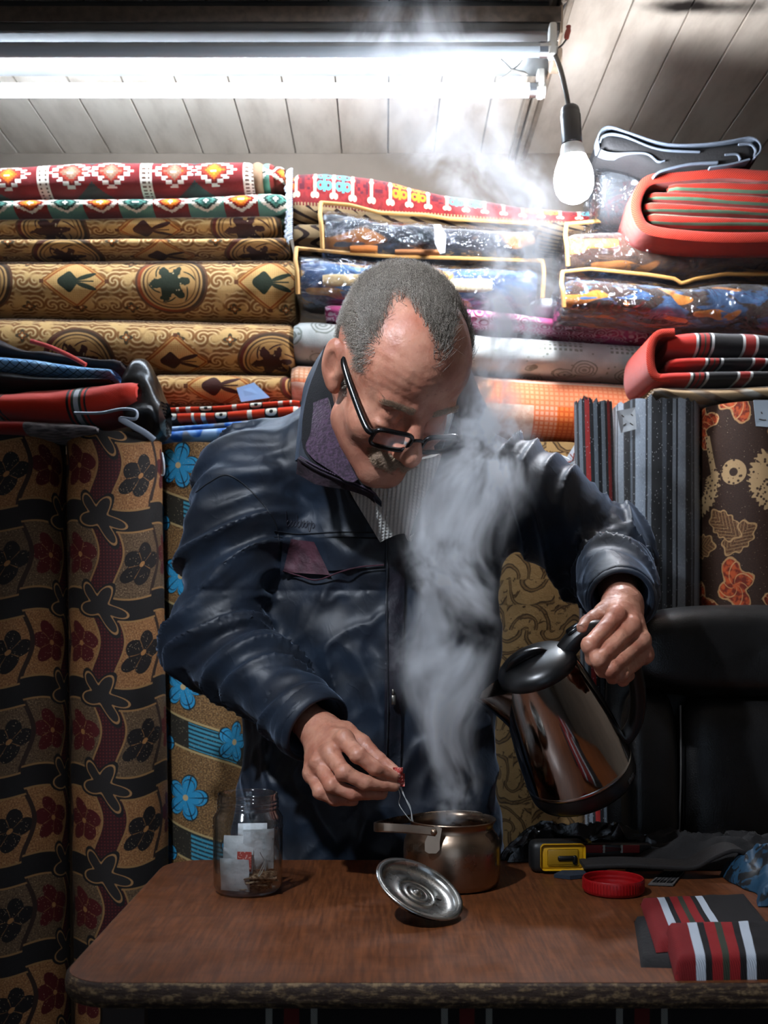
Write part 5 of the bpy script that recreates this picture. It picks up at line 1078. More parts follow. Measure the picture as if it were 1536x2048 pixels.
FR = {'index': (.0125, .0112, .0098, .0080), 'middle': (.0128, .0114, .0100, .0082), 'ring': (.0120, .0106, .0094, .0078), 'pinky': (.0110, .0094, .0082, .0070), 'thumb': (.0150, .0130, .0112, .0088)}
def hand_fn(H, Wp, elbow):
    J = {k: [np.array(P(*q)) for q in v] for k, v in H.items()}; Wv = np.array(P(*Wp)); El = np.array(elbow)
    def f(p):
        d = None
        for k in J: e = chain(p, J[k], FR[k]); d = e if d is None else smin(d, e, .0028)
        palm = None
        for k in ('index', 'middle', 'ring', 'pinky'):
            e = s_cone(p, Wv + (J[k][0] - Wv) * .12, J[k][0], .020, .0135); palm = e if palm is None else smin(palm, e, .012)
        palm = smin(palm, s_cone(p, Wv, J['thumb'][0], .021, .0165), .014)
        palm = smin(palm, s_cone(p, Wv, El, .0265, .034), .018)
        d = smin(d, palm, .007)
        for k in ('index', 'middle', 'ring', 'pinky'):
            d = smin(d, s_sph(p, J[k][0] + np.array([0, -.003, .003]), .0115), .006); d = smin(d, s_sph(p, J[k][1], FR[k][1] * 1.06), .003)
        return d + (fbm(p * 140, 2) - .5) * .0016
    return f, J
# ------------------------------------------------ limbs
SHR, ELR = np.array(P(515, 950, 1.84)), np.array(P(428, 1278, 1.82)); WRR = np.array(P(*RW))
SHL, ELL = np.array(P(1020, 985, 1.86)), np.array(P(1222, 1120, 1.89)); WRL = np.array(P(*LW))
f_rh, JR = hand_fn(RH, RW, ELR); f_lh, JL = hand_fn(LH, LW, ELL)
def _skin():
    p = objco(); n = noise(p, 28.0, 4.0, .6); at = NT.nodes.new('ShaderNodeAttribute'); at.attribute_name = 'scalp'; sc_ = E(at.outputs['Fac'])
    c = mix(ss(n, .32, .68), '#ad6f59', '#c68d74'); c = mix(ss(noise(p, 9.0, 2.0), .5, .7, 0, .5), c, '#b5664f'); c = mix(sc_, c, '#5d5149')
    c = mix(ss(noise(p, 130.0, 2.0), .62, .75, 0, .3), c, '#7e4434')
    return principled(Base_Color=c, Roughness=ss(noise(p, 60.0, 3.0), .3, .7, .40, .56), Specular_IOR_Level=.45, Subsurface_Weight=.12, Subsurface_Radius=(.012, .004, .002), Subsurface_Scale=1.0, Normal=bump(noise(p, 420.0, 3.0) + voro(p, 260.0) * .6, .22, .0012))
def toloc_nodes(p): return p
m_skin = mat('weathered_skin', _skin)
body = MB()
V, Q = surf(f_head, HC - np.array([.16, .15, .16]), HC + np.array([.15, .24, .16]), .0021); body.add(V, Q); HEADV = V
for f, J, Wv, El in ((f_rh, JR, WRR, ELR), (f_lh, JL, WRL, ELL)):
    pts = np.array([q for v in J.values() for q in v] + [Wv]); V, Q = surf(f, pts.min(0) - .035, pts.max(0) + .035, .0017); body.add(V, Q)
HIP, CHEST = np.array([-.035, 1.97, .88]), np.array([.0, 1.95, 1.22])
def f_core(p):
    d = s_cone(p, HIP, CHEST, .125, .13); d = smin(d, s_cone(p, CHEST, NECK0 + np.array([0, .10, -.05]), .11, .05), .05)
    for a, b, c in ((SHR, ELR, WRR), (SHL, ELL, WRL)): d = smin(d, s_cone(p, a, b, .050, .042), .03); d = smin(d, s_cone(p, b, c, .040, .027), .02)
    for s in (-1, 1): d = smin(d, s_cone(p, HIP + np.array([.09 * s, 0, -.02]), np.array([-.035 + .11 * s, 1.97, .10]), .080, .045), .03)
    return d
V, Q = surf(f_core, (-.45, 1.55, .02), (.55, 2.15, 1.5), .016); body.add(V, Q)
BODY = body.build('body', m_skin, man); NHEAD = len(HEADV)
# fingernails
m_nail = plain('fingernail', '#b98a78', .35)
nl = MB()
for J in (JR, JL):
    for k in ('index', 'middle', 'ring', 'thumb'):
        a, b = J[k][-2], J[k][-1]; z = (b - a) / np.linalg.norm(b - a); out = np.array([0, -.6, .8]); out = out - z * (out @ z); out /= np.linalg.norm(out); x = np.cross(out, z)
        M = axes(b + out * FR[k][-1] * .80 + z * .001, Vector(x), Vector(z), Vector(out)); A, Bq = np.meshgrid(np.linspace(-1, 1, 7), np.linspace(-1, 1, 7), indexing='ij')
        nl.grid(np.stack([A * .0048 * np.sqrt(1 - .35 * Bq ** 2), Bq * .0058, .0016 - .0026 * A ** 2 - .0012 * np.clip(Bq, 0, 1) ** 2], -1), None, 0, False, M)
nl.build('fingernails', m_nail, man)
# ------------------------------------------------ jacket
def frame_of(a, b):
    z = (b - a) / np.linalg.norm(b - a); x = np.cross(z, [0, 1.0, 0]); x /= np.linalg.norm(x); return x, np.cross(z, x), z
def ridge(n): return (1 - np.abs(2 * n - 1)) ** 2
def crease(n): return np.clip(1 - np.abs(n - .5) * 4.8, 0, 1) ** 1.25
def sleeve(p, S, El, Wv, cut, r, seed, amp):
    d = s_cone(p, S, El, r[0], r[1]); d2 = s_cone(p, El, Wv, r[1] * .98, r[2]); d = smin(d, d2, .03)
    x1, y1, z1 = frame_of(S, El); x2, y2, z2 = frame_of(El, Wv); near = np.clip(.5 + (d2 - s_cone(p, S, El, r[0], r[1])) / .06, 0, 1)[:, None]
    w_ = (fbm(p * 7 + seed, 1) - .5) * 1.6; q1 = np.stack([(p - El) @ x1 * 4, (p - El) @ y1 * 4, (p - El) @ z1 * 19 + (p - El) @ x1 * 10 + (p - El) @ y1 * 6 + w_], 1); q2 = np.stack([(p - El) @ x2 * 4, (p - El) @ y2 * 4, (p - El) @ z2 * 23 - (p - El) @ x2 * 9 + (p - El) @ y2 * 7 + w_], 1)
    n = (crease(fbm(q1 + seed, 1)) + .7 * crease(fbm(q1 * 1.35 + seed + 17, 1))) * near[:, 0] + (crease(fbm(q2 + seed + 5, 1)) + .7 * crease(fbm(q2 * 1.35 + seed + 29, 1))) * (1 - near[:, 0]); fine = ridge(fbm((q1 * near + q2 * (1 - near)) * 2.3 + seed, 2))
    ax = (Wv - El) / np.linalg.norm(Wv - El); ce_ = Wv - ax * cut; kf = amp * np.clip(-((p - ce_) @ ax) / .085, .08, 1)
    d = d - kf * (n - .55) - kf * .16 * (fine - .4); pl_ = (p - ce_) @ ax; d = smax(d, pl_, .006)
    inner = s_cone(p, ce_ - ax * .07, ce_ + ax * .05, r[2] * .80, r[2] * .86); return smax(d, -inner, .004)
def f_jacket(p):
    q = p.copy(); tw = p[:, 2]
    d = s_ell(p, (-.030, 1.93, 1.13), (.235, .165, .36)); d = smin(d, s_ell(p, (.0, 1.90, 1.30), (.215, .140, .17)), .06)
    hem = s_cone(p, (-.10, 1.95, .60), (-.06, 1.945, 1.0), .175, .165); hem = smin(hem, s_cone(p, (.05, 1.95, .60), (.02, 1.945, 1.0), .165, .165), .05); d = smin(d, hem, .05)
    d = smin(d, s_cone(p, SHR + np.array([.0, .02, .0]), np.array([-.04, 1.80, 1.415]), .085, .075), .05); d = smin(d, s_cone(p, SHL + np.array([-.02, .02, .0]), np.array([.06, 1.80, 1.415]), .080, .075), .05)
    fold = crease(fbm(np.stack([p[:, 0] * 16 + p[:, 2] * 5 + (fbm(p * 6, 1) - .5), p[:, 1] * 6, p[:, 2] * 4], 1), 1)); f2 = crease(fbm(np.stack([p[:, 0] * 11 - p[:, 2] * 9, p[:, 1] * 6, p[:, 2] * 9 + p[:, 0] * 7 + 4], 1), 1)); d = d - .010 * (fold - .35) - .007 * (f2 - .35) - .006 * (ridge(fbm(np.stack([p[:, 0] * 22 - p[:, 2] * 14, p[:, 1] * 14, p[:, 2] * 12 + p[:, 0] * 6], 1), 2)) - .4)
    d = smin(d, sleeve(p, SHR, ELR, WRR, .012, (.090, .078, .057), 3.1, .020), .022); d = smin(d, sleeve(p, SHL, ELL, WRL, .020, (.084, .076, .050), 11.7, .022), .022)
    d = smax(d, -(p[:, 2] - .62) * .9, .01)
    neck = s_cone(p, NECK0 + np.array([-.004, .02, -.02]), toworld(np.array([0, -.045, -.04])), .068, .085); d = smax(d, -neck, .01)
    for (z0, ya) in ((1.165, 0), ): d = d + .002 * np.exp(-((p[:, 2] - z0) / .003) ** 2) * (p[:, 1] < 1.86)
    return d
def _nylon():
    p = objco(); x, y, z = sep(p); n = noise(p, 13.0, 3.0); wr_ = noise(comb(x * 1.2, y, z * 1.6), 13.0, 2.0, .5, .8)
    c = mix(ss(n, .35, .65), '#0e151f', '#172332'); c = mix(ss(noise(p, 5.0, 2.0), .45, .7, 0, .5), c, '#15161f')
    cr_ = abs(noise(comb(x * 1.6 + z * .6, y * 1.3, z * .9 - x * .4), 24.0, 2.0, .5, .5) - .5); h = wr_ * .25 + ss(cr_, .0, .09) * -.05 + noise(p, 60.0, 2.0) * .05 + noise(p, 1400.0, 1.0) * .03
    return principled(Base_Color=c, Roughness=.52, Specular_IOR_Level=.45, Sheen_Weight=.25, Sheen_Roughness=.4, Sheen_Tint=(.55, .7, .95, 1), Normal=bump(h, .25, .010))
m_nylon = mat('navy_nylon', _nylon); m_plum = mat('plum_fleece', lambda: (lambda p: principled(Base_Color=mix(ss(noise(p, 240.0, 3.0), .35, .65), '#2a1c2b', '#473248'), Roughness=.95, Sheen_Weight=.5, Normal=bump(noise(p, 300.0, 3.0), .8, .003)))(objco()))
JV, JQ = surf(f_jacket, (-.47, 1.50, .60), (.55, 2.16, 1.60), .0046)
mbj = MB(); mbj.add(JV, JQ); JACK = mbj.build('jacket', m_nylon, man)
from mathutils.bvhtree import BVHTree
JB = BVHTree.FromPolygons([tuple(v) for v in JV], [tuple(q) for q in JQ])
def onj(x, y, off=.003, dflt=1.76):
    o = Vector((0, 0, CZ)); d = (P(x, y, 1.0) - o).normalized(); h = JB.ray_cast(o, d)
    if h[0] is None: return P(x, y, dflt)
    return h[0] - d * off
def patch(name, quad, m, parent, off=.004, n=16, th=.003):
    """cloth piece lying on the jacket, corners given in the picture"""
    a, b = np.meshgrid(np.linspace(0, 1, n), np.linspace(0, 1, n), indexing='ij'); q = np.array(quad, float)
    xy = (1 - a)[..., None] * ((1 - b)[..., None] * q[0] + b[..., None] * q[3]) + a[..., None] * ((1 - b)[..., None] * q[1] + b[..., None] * q[2])
    G = np.array([[onj(*xy[i, j], off) for j in range(n)] for i in range(n)]); k = 3
    for _ in range(2): G[1:-1, 1:-1] = (G[1:-1, 1:-1] * 2 + G[:-2, 1:-1] + G[2:, 1:-1] + G[1:-1, :-2] + G[1:-1, 2:]) / 6
    B2 = G + np.array([0, th + off, 0]); rim = np.concatenate([G[0, :], G[1:, -1], G[-1, -2::-1], G[-2::-1, 0]]); rim2 = rim + np.array([0, th + off, 0])
    UV = np.stack([a * .1, b * .1], -1); return MB().grid(G, UV, 0, True).grid(np.stack([rim, rim2])).build(name, m, parent, sharp=50)
def seam(name, pts, r, m, parent, off=.001, n=60):
    q = spline([(x, y, 0) for x, y in pts], n); return MB().tube([onj(x, y, off) for x, y, _ in q], r, 6).build(name, m, parent)
m_nyl2 = mat('dark_placket', lambda: (lambda p: principled(Base_Color=mix(ss(noise(p, 30.0, 3.0), .4, .6), '#141a24', '#1d1a24'), Roughness=.5, Normal=bump(noise(p, 60.0, 3.0), .4, .006)))(objco()))
m_wine = mat('wine_pocket_patch', lambda: (lambda p: principled(Base_Color=mix(ss(noise(p, 40.0, 3.0), .4, .6), '#3a1f29', '#4d2b36'), Roughness=.6, Normal=bump(noise(p, 70.0, 3.0), .4, .005)))(objco()))
m_thread = plain('seam_thread', '#10151d', .6)
pf = patch('pocket_flap', [(566, 1074), (772, 1078), (768, 1132), (560, 1150)], m_nylon, JACK, .006, 22)
patch('wine_patch', [(582, 1078), (628, 1084), (660, 1150), (566, 1144)], m_wine, pf, .011)
seam('stitching', [(566, 1142), (600, 1152), (634, 1160), (680, 1144), (720, 1134), (768, 1130)], .0012, m_wine, pf, .012)
seam('yoke_seam', [(548, 1062), (600, 1068), (680, 1064), (780, 1066)], .0010, m_thread, JACK, .001)
seam('yoke_seam', [(548, 1074), (600, 1078), (680, 1074), (780, 1078)], .0012, m_thread, JACK, .001)
pk = patch('placket', [(772, 1060), (812, 1060), (800, 1560), (768, 1560)], m_nyl2, JACK, .008, 30)
seam('stitching', [(776, 1080), (774, 1200), (776, 1400), (772, 1540)], .0011, m_thread, pk, .010)
zp = MB().rbox((.007, .003, .016), .001, 1, Matrix.Translation(onj(787, 1400, .014))).rbox((.004, .003, .010), .001, 1, Matrix.Translation(onj(786, 1384, .014))); zp.build('zip_pull', plain('dark_zip_metal', '#77736c', .35, metal=.9), pk)
# tone-on-tone embroidery on the chest
em = MB(); rr = random.Random(4)
ex = 572
for k, (w, up_, dn) in enumerate(((9, 20, 0), (6, 4, 0), (7, 4, 0), (8, 14, 0), (6, 4, 0), (7, 4, 0), (8, 4, 8), (7, 4, 0))):
    y0 = 1050 + k * .6; pts = [(ex, y0 - 8 - up_), (ex + 1, y0), (ex + w * .5, y0 + 2 + dn), (ex + w * .9, y0 - 4), (ex + w * .5, y0 - 9), (ex + w * .2, y0 - 5)]
    em.tube([onj(x, y, .0012) for x, y, _ in spline([(x, y, 0) for x, y in pts], 18)], .0006, 5); ex += w
em.build('embroidery', plain('embroidery_thread', '#20212c', .5), JACK)
# shoulder seams with puckers, cuffs
seam('shoulder_seam', [(560, 1100), (548, 1040), (500, 980), (455, 950), (418, 965), (392, 985)], .0013, m_thread, JACK, .000)
for (El, Wv, r, nm, cut) in ((ELR, WRR, .057, 'cuff', .012), (ELL, WRL, .050, 'cuff', .020)):
    x_, y_, z_ = frame_of(El, Wv); ce_ = Wv - z_ * cut; M = axes(ce_, Vector(x_), Vector(y_), Vector(z_))
    MB().lathe([(r * .84, -.05), (r * .86, .004), (r * .90, .008), (r * .98, .006), (r * 1.02, -.004), (r * 1.03, -.030), (r * 1.0, -.036)], 40, M).build(nm, m_nylon, JACK)
# ---- collar: two open flaps, plum fleece inside, zip along the edge
def sheet(name, rows, m, parent, th=.004, nu=26, nv=18, wob=.0015, m2=None, xz=False):
    R_ = np.array([spline([P(*q) for q in r], nu) for r in rows]); G = np.array([spline(R_[:, i], nv) for i in range(nu)])
    G += ((fbm(G * 40, 2) - .5) * 2 * wob)[..., None]; du = np.gradient(G, axis=0); dv = np.gradient(G, axis=1); N = np.cross(du, dv); N /= np.linalg.norm(N, axis=2)[..., None] + 1e-9
    if N[..., 1].mean() > 0: N = -N
    B2 = G - N * th; UV = np.stack(np.meshgrid(np.linspace(0, .2, nu), np.linspace(0, .1, nv), indexing='ij'), -1)
    if xz: UV = np.stack([G[..., 0] - (G[..., 2] - 1.3) * .10, G[..., 2]], -1)
    rim = np.concatenate([G[0, :], G[1:, -1], G[-1, -2::-1], G[-2::-1, 0]]); rim2 = np.concatenate([B2[0, :], B2[1:, -1], B2[-1, -2::-1], B2[-2::-1, 0]])
    mb = MB().grid(G, UV, 0).grid(B2, UV, 1, True).grid(np.stack([rim, rim2]), None, 1)
    return mb.build(name, [m, m2 or m], parent, sharp=60), G
# left flap (image left): rows run from the neck edge outwards, points from the back of the neck down to the front
cL, GL = sheet('collar', [[(672, 690, 1.67), (668, 770, 1.63), (690, 880, 1.60), (742, 960, 1.60), (772, 1012, 1.625)], [(664, 680, 1.69), (640, 790, 1.635), (650, 890, 1.605), (700, 962, 1.60), (764, 1004, 1.615)], [(648, 694, 1.70), (612, 800, 1.65), (608, 900, 1.615), (660, 946, 1.602), (757, 992, 1.612)]], plain('black_pile_trim', '#0d0d11', .95, bs=.6, bscale=400), man, .006, m2=m_nylon)
sheet('fleece_lining', [[(654, 796, 1.622), (672, 850, 1.600), (694, 915, 1.590), (716, 958, 1.588)], [(640, 800, 1.628), (648, 860, 1.602), (664, 915, 1.592), (706, 964, 1.589)], [(626, 806, 1.636), (622, 860, 1.614), (616, 905, 1.603), (690, 960, 1.590)]], m_plum, cL, .004)
zt_ = [Vector(q) for q in np.vstack([GL[12:, -1]])]
zz_ = MB()
zl = spline([P(602, 914, 1.612), P(640, 936, 1.602), P(700, 962, 1.598), P(745, 984, 1.606), P(760, 1000, 1.612)], 54)
for i in range(54): zz_.rbox((.0030, .0030, .0022), .0006, 1, Matrix.Translation(zl[i] + np.array([0, -.002, 0])) @ R(30, 'Y'))
zz_.build('zip_teeth', plain('plum_zip', '#4a3b4e', .4), cL, smooth=False)
MB().tube(spline([P(602, 920, 1.618), P(640, 942, 1.608), P(700, 968, 1.604), P(748, 990, 1.612), P(764, 1010, 1.62)], 40), .005, 8, flat=.6).build('zip_tape', plain('plum_tape', '#241a26', .8), cL)
# outer navy collar wall and turned-over lower edge
oc, _ = sheet('collar_outer', [[(676, 672, 1.72), (640, 720, 1.70), (612, 800, 1.668), (598, 915, 1.622)], [(650, 690, 1.735), (612, 760, 1.715), (598, 840, 1.685), (590, 922, 1.635)]], m_nylon, cL, .006)
lf, _ = sheet('collar_lower', [[(596, 916, 1.62), (640, 940, 1.607), (700, 968, 1.602), (762, 1000, 1.615)], [(592, 948, 1.64), (640, 970, 1.62), (720, 988, 1.615), (776, 1030, 1.64)]], mat('dark_plum_edge', lambda: (lambda p: principled(Base_Color=mix(ss(noise(p, 90.0, 3.0), .4, .6), '#1b1219', '#2c1d27'), Roughness=.85, Normal=bump(noise(p, 120.0, 3.0), .6, .003)))(objco())), cL, .005)
# right flap (image right)
cR, _ = sheet('collar', [[(900, 700, 1.71), (912, 800, 1.66), (880, 910, 1.625), (830, 980, 1.62), (800, 1050, 1.645)], [(922, 690, 1.73), (955, 810, 1.68), (925, 930, 1.635), (860, 1000, 1.625), (806, 1062, 1.645)], [(930, 720, 1.745), (985, 850, 1.71), (968, 950, 1.665), (900, 1020, 1.64), (815, 1075, 1.655)]], m_nylon, man, .006, m2=m_nylon)
# jacket front edges falling to the closed zip
# ---- ribbed sweater
def _rib():
    u, v = uv(); h = abs(sn(u * 520.0)); k = sn(v * 1500.0 + abs(sn(u * 520.0)) * 2.0)
    return principled(Base_Color=mix(h, '#a9aaa4', '#d6d6cf'), Roughness=.95, Sheen_Weight=.3, Normal=bump(h + k * .15, .7, .002))
m_rib = mat('cream_rib_knit', _rib)
sw, _ = sheet('sweater', [[(660, 890, 1.64), (700, 900, 1.585), (790, 925, 1.545), (860, 915, 1.565), (885, 905, 1.60)], [(690, 965, 1.655), (735, 964, 1.60), (795, 985, 1.570), (845, 970, 1.585), (870, 950, 1.62)], [(760, 1085, 1.70), (780, 1075, 1.66), (800, 1068, 1.650), (812, 1070, 1.645), (822, 1085, 1.67)]], m_rib, man, .006, nu=40, nv=40, wob=.0006, xz=True)
# ------------------------------------------------ trousers and shoes
def f_pants(p):
    d = s_ell(p, HIP + np.array([0, 0, -.10]), (.19, .14, .20))
    for s in (-1, 1): d = smin(d, s_cone(p, HIP + np.array([.09 * s, 0, -.05]), np.array([-.035 + .11 * s, 1.97, .06]), .11, .075), .04)
    return d - .006 * ridge(fbm(p * np.array([14, 14, 8]), 2))
V, Q = surf(f_pants, (-.32, 1.75, .02), (.25, 2.2, 1.0), .013); b = MB(); b.add(V, Q); b.build('trousers', plain('black_trousers', '#0f0f12', .85, bs=.3), man)
for s in (-1, 1):
    x = -.035 + .11 * s; f = lambda p: np.maximum(smin(s_ell(p, (x, 1.90, .035), (.045, .13, .04)), s_ell(p, (x, 1.97, .06), (.045, .06, .06)), .03), -(p[:, 2] - .001)); V, Q = surf(f, (x - .08, 1.72, -.01), (x + .08, 2.08, .16), .007); b = MB(); b.add(V, Q); b.build('shoe', plain('black_shoe', '#0b0b0b', .4), man)
# ------------------------------------------------ hair: real strands
def strands(name, roots, nrm_, dirs, lens, rad, m, parent, seg=3, curl=.25):
    n = len(roots); mb = MB(); t = np.linspace(0, 1, seg + 1); d0 = nrm_ * curl + dirs; d0 /= np.linalg.norm(d0, axis=1)[:, None]
    bend = np.cross(nrm_, d0); bend /= np.linalg.norm(bend, axis=1)[:, None] + 1e-9; pts = []
    for k in t: pts.append(roots + d0 * (lens * k)[:, None] - nrm_ * (lens * .16 * k * k)[:, None])
    Pn = np.array(pts); Vs = []; side2 = np.cross(d0, bend)
    for k in range(seg + 1):
        r_ = rad * (1 - .75 * t[k])
        for a in (0, 2.094, 4.189): Vs.append(Pn[k] + r_ * (math.cos(a) * bend + math.sin(a) * side2))
    Vv = np.stack(Vs, 1).reshape(-1, 3); m_ = (seg + 1) * 3; fq = []
    for k in range(seg):
        for a in range(3): fq.append((k * 3 + a, k * 3 + (a + 1) % 3, k * 3 + 3 + (a + 1) % 3, k * 3 + 3 + a))
    fq = np.array(fq); A = (fq[None] + (np.arange(n) * m_)[:, None, None]).reshape(-1, 4); mb.add(Vv, A)
    o = mb.build(name, m, parent); return o
def _hair():
    p = objco(); n = noise(p, 900.0, 1.0); c = mix(ss(n, .4, .6), '#463b32', '#b0a699'); return principled(Base_Color=c, Roughness=.42, Specular_IOR_Level=.5)
m_hair = mat('grey_brown_hair', _hair); m_hairw = plain('grey_moustache_hair', '#a58c75', .5, var=.35, scale=600)
loc = toloc(HEADV); nw = grad(f_head, HEADV); nloc = np.stack([nw @ hr, nw @ hf, nw @ hu], 1)
X_, Y_, Z_ = loc[:, 0], loc[:, 1], loc[:, 2]; ax_ = np.abs(X_)
line = .062 - .030 * np.exp(-(ax_ / .020) ** 2) * -1 - .052 * np.exp(-((ax_ - .042) / .020) ** 2)      # receding hairline: how far forward the hair reaches on top
top_d = np.clip((line - Y_) / .035, 0, 1) * (Z_ > .030); side_line = .026 + (Z_ - .02) * .10
side_d = np.clip((side_line - Y_) / .014, 0, 1) * (ax_ > .048) * (Z_ > -.030) * (Z_ < .075); back_d = (Y_ < -.035) * (Z_ > -.06)
earz = (np.abs(X_) > .070) * (np.abs(Y_ + .010) < .034) * (np.abs(Z_ + .004) < .044); earz2 = (ax_ > .074) & (Y_ < .02) & (Y_ > -.045) & (Z_ < .036)
dens = np.maximum(np.maximum(top_d ** 1.4, side_d), back_d) * (1 - earz) * (~earz2)
stb = .22 * (Z_ < -.045) * (Y_ > .01) * (Z_ > -.13)
sa = np.zeros(len(BODY.data.vertices), np.float32); sa[:NHEAD] = np.maximum(dens * .75, stb); BODY.data.attributes.new('scalp', 'FLOAT', 'POINT').data.foreach_set('value', sa)
vis = dens * (.25 + .75 * (nw[:, 1] < .35)); pr = vis / vis.sum(); idx = RNG.choice(len(HEADV), 26000, p=pr); roots = HEADV[idx] + RNG.normal(0, .0008, (len(idx), 3)); nn = nw[idx]; L_ = loc[idx]
back = -hf * 1.0 + hu * .15; dirs = np.repeat(back[None], len(idx), 0) + RNG.normal(0, .42, (len(idx), 3)); sd = (np.abs(L_[:, 0]) > .052) & (L_[:, 2] < .07); dirs[sd] = (-hu * .7 - hf * .7)[None] + RNG.normal(0, .25, (sd.sum(), 3))
dirs -= nn * (dirs * nn).sum(1)[:, None]; dirs /= np.linalg.norm(dirs, axis=1)[:, None]
ln = np.where(sd, .012, .021) * RNG.uniform(.6, 1.25, len(idx)); strands('hair', roots, nn, dirs, ln, np.full((len(idx), 1), .00036), m_hair, man, 2, .6)
def face_hair(name, sel, count, dvec, length, rad, m, curl):
    s = np.flatnonzero(sel); i = RNG.choice(s, count); rt = HEADV[i] + RNG.normal(0, .0006, (count, 3)); lx = loc[i][:, 0]; d = np.stack([dvec(q) for q in lx]); d = d @ np.stack([hr, hf, hu]); d += RNG.normal(0, .18, d.shape)
    d -= nw[i] * (d * nw[i]).sum(1)[:, None]; d /= np.linalg.norm(d, axis=1)[:, None]; strands(name, rt, nw[i], d, length * RNG.uniform(.6, 1.2, count), np.full((count, 1), rad), m, man, 3, curl)
face_hair('moustache', (ax_ < .032 - np.clip(-.052 - Z_, 0, 1) * .3) & (Z_ < -.047 - ax_ * .18) & (Z_ > -.066 - ax_ * .10) & (Y_ > .075), 3000, lambda x: np.array([np.sign(x) * .7, .1, -.8]), .015, .00042, m_hairw, .35)
for s in (-1, 1):
    face_hair('eyebrow', (X_ * s > .012) & (X_ * s < .050) & (Z_ > .017 + .1 * (ax_ - .012) - 8 * np.clip(ax_ - .036, 0, 1) ** 2 * 4) & (Z_ < .027 - .1 * np.clip(ax_ - .035, 0, 1)) & (Y_ > .06), 420, lambda x: np.array([np.sign(x) * 1.0, 0, .25]), .009, .00028, m_hairw, .4)
stub = (Z_ < -.055) & (Y_ > .02) & (Z_ > -.125)
# ------------------------------------------------ glasses
gl = empty('eyeglasses', tuple(toworld(np.array([0, .112, -.01]))), "black rectangular eyeglasses on the bent man's face", 'eyeglasses')
m_gf = plain('black_acetate', '#0b0b0c', .25)
GY, GZ, TL = .1135, -.014, .0
def gpt(x, z): return toworld(np.array([x, GY - .0 - 2.6 * x * x + z * .12, GZ + z]))
def rim_pts(s, inset=0.0, n=40):
    out = []
    for t in np.linspace(0, 2 * math.pi, n, endpoint=False):
        cx = .0335 * s; x = cx + (.0245 - inset) * sgnpow(math.cos(t), .45) ; z = (.0150 - inset) * sgnpow(math.sin(t), .5) - .003 * (math.cos(t) * s < 0) * 0
        out.append(gpt(x, z))
    return out
m_lens = thin_glass('spectacle_lens', (.97, .97, .98), .06, 3.0)
for s in (-1, 1):
    rp = rim_pts(s); rp2 = rp + rp[:1]
    MB().tube(rp2, .0029, 8, caps=False, flat=1.2).build('rim', m_gf, gl)
    q = rim_pts(s, .001); c = np.mean(q, 0); mb = MB(); mb.add(np.vstack([q, [c]]), [(i, (i + 1) % 40, 40) for i in range(40)]); q3 = np.array(q) + hf * .0012; mb.add(np.vstack([q3, [c + hf * .0012]]), [((i + 1) % 40, i, 40) for i in range(40)]); mb.build('lens', m_lens, gl)
    tp = [gpt(.0570 * s, .006), toworld(np.array([.0665 * s, .098, -.008])), toworld(np.array([.0735 * s, .050, .000])), toworld(np.array([.0785 * s, .010, .010])), toworld(np.array([.0800 * s, -.008, .020])), toworld(np.array([.081 * s, -.028, .004])), toworld(np.array([.079 * s, -.036, -.016]))]
    MB().tube(spline(tp, 40), .0032, 8, flat=1.4).build('temple', m_gf, gl)
    MB().tube([toworld(np.array([.010 * s, .112, -.018])), toworld(np.array([.0095 * s, .106, -.021]))], .0028, 8, flat=1.6).build('nose_pad', plain('clear_pad', '#9a9a98', .3), gl)
MB().tube(spline([gpt(-.0098, .004), gpt(-.004, .0065), gpt(.004, .0065), gpt(.0098, .004)], 14), .0024, 8).build('bridge', m_gf, gl)
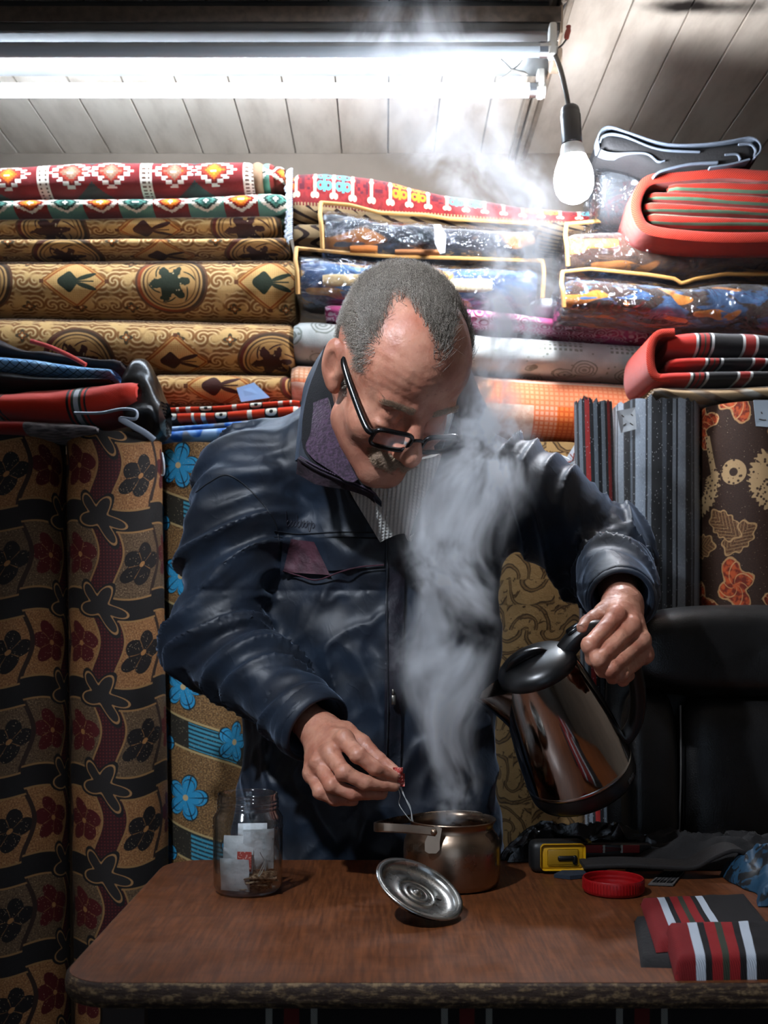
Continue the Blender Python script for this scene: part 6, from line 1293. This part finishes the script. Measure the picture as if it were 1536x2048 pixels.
# ================================================================== steam rising from the pot, past the face, up to the bulb
STEAM = [(905, 1645, 1.540, .042, .55), (915, 1560, 1.540, .052, .80), (905, 1450, 1.530, .062, .85), (878, 1330, 1.510, .074, 1.0), (900, 1180, 1.480, .072, 1.0), (935, 1040, 1.440, .095, 1.0), (960, 930, 1.415, .092, 1.0), (962, 850, 1.415, .075, 1.0), (978, 760, 1.460, .064, .95), (1015, 650, 1.550, .076, .90), (1045, 540, 1.650, .080, .75), (1030, 440, 1.730, .090, .36), (970, 340, 1.800, .130, .20), (895, 250, 1.840, .160, .13), (850, 150, 1.850, .170, .09), (810, 40, 1.850, .175, .07)]
def _steam():
    geo = NT.nodes.new('ShaderNodeNewGeometry'); p = E(geo.outputs['Position']); x, y, z = sep(p)
    pts = [(P(a, b, d), r, q) for a, b, d, r, q in STEAM]; z0, z1 = pts[0][0].z, pts[-1][0].z
    n = NT.nodes.new('ShaderNodeValToRGB'); cr = n.color_ramp; cr.interpolation = 'LINEAR'; put(n.inputs[0], (z - z0) / (z1 - z0))
    while len(cr.elements) < len(pts): cr.elements.new(.5)
    for e, (v, r, q) in zip(cr.elements, pts): e.position = (v.z - z0) / (z1 - z0); e.color = ((v.x + .5), (v.y - 1.2), r * 2.5, q)
    cx, cy, rr = sep(E(n.outputs[0])); den = E(n.outputs[1])
    wn = NT.nodes.new('ShaderNodeTexNoise'); put(wn.inputs['Vector'], p); wn.inputs['Scale'].default_value = 7.0; wn.inputs['Detail'].default_value = 0.0
    wx, wy, wz = sep(E(wn.outputs[1])); wx = wx - .5; wy = wy - .5; wz = wz - .5
    q = comb(x + wx * .13, y + wy * .13, z * .66 + wz * .13)
    n1 = noise(q, 19.0, 3.0, .66)
    d = hyp(x + wx * .06 - (cx - .5), y + wy * .06 - (cy + 1.2)) / (rr / 2.5)
    fall = ss(d + (n1 - .5) * 1.3, 1.05, .15)
    dens = fall * ss(n1, .45, .70) * den * STEAM_DENSITY
    v = NT.nodes.new('ShaderNodeVolumePrincipled'); put(v.inputs['Density'], dens); v.inputs['Color'].default_value = (.93, .96, 1, 1); v.inputs['Anisotropy'].default_value = .0
    return (None, E(v.outputs[0]))
STEAM_DENSITY = 95.0
m_steam = mat('steam_volume', _steam)
rows = []
ctr = spline([tuple(P(a, b, d)) + (r,) for a, b, d, r, q in STEAM], 40); t = np.linspace(0, 2 * math.pi, 25)
for c in ctr: rows.append(np.stack([c[0] + (c[3] * 1.30 + .012) * np.cos(t), c[1] + (c[3] * 1.30 + .012) * np.sin(t), np.full(25, c[2])], -1))
mb = MB().grid(np.array(rows), None, 0, True); mb.add(rows[0][:-1], [tuple(range(23, -1, -1))]); mb.add(rows[-1][:-1], [tuple(range(24))])
tagit(mb.build('steam', m_steam), 'white steam rising from the pot past the face to the bulb', 'steam', kind='stuff')
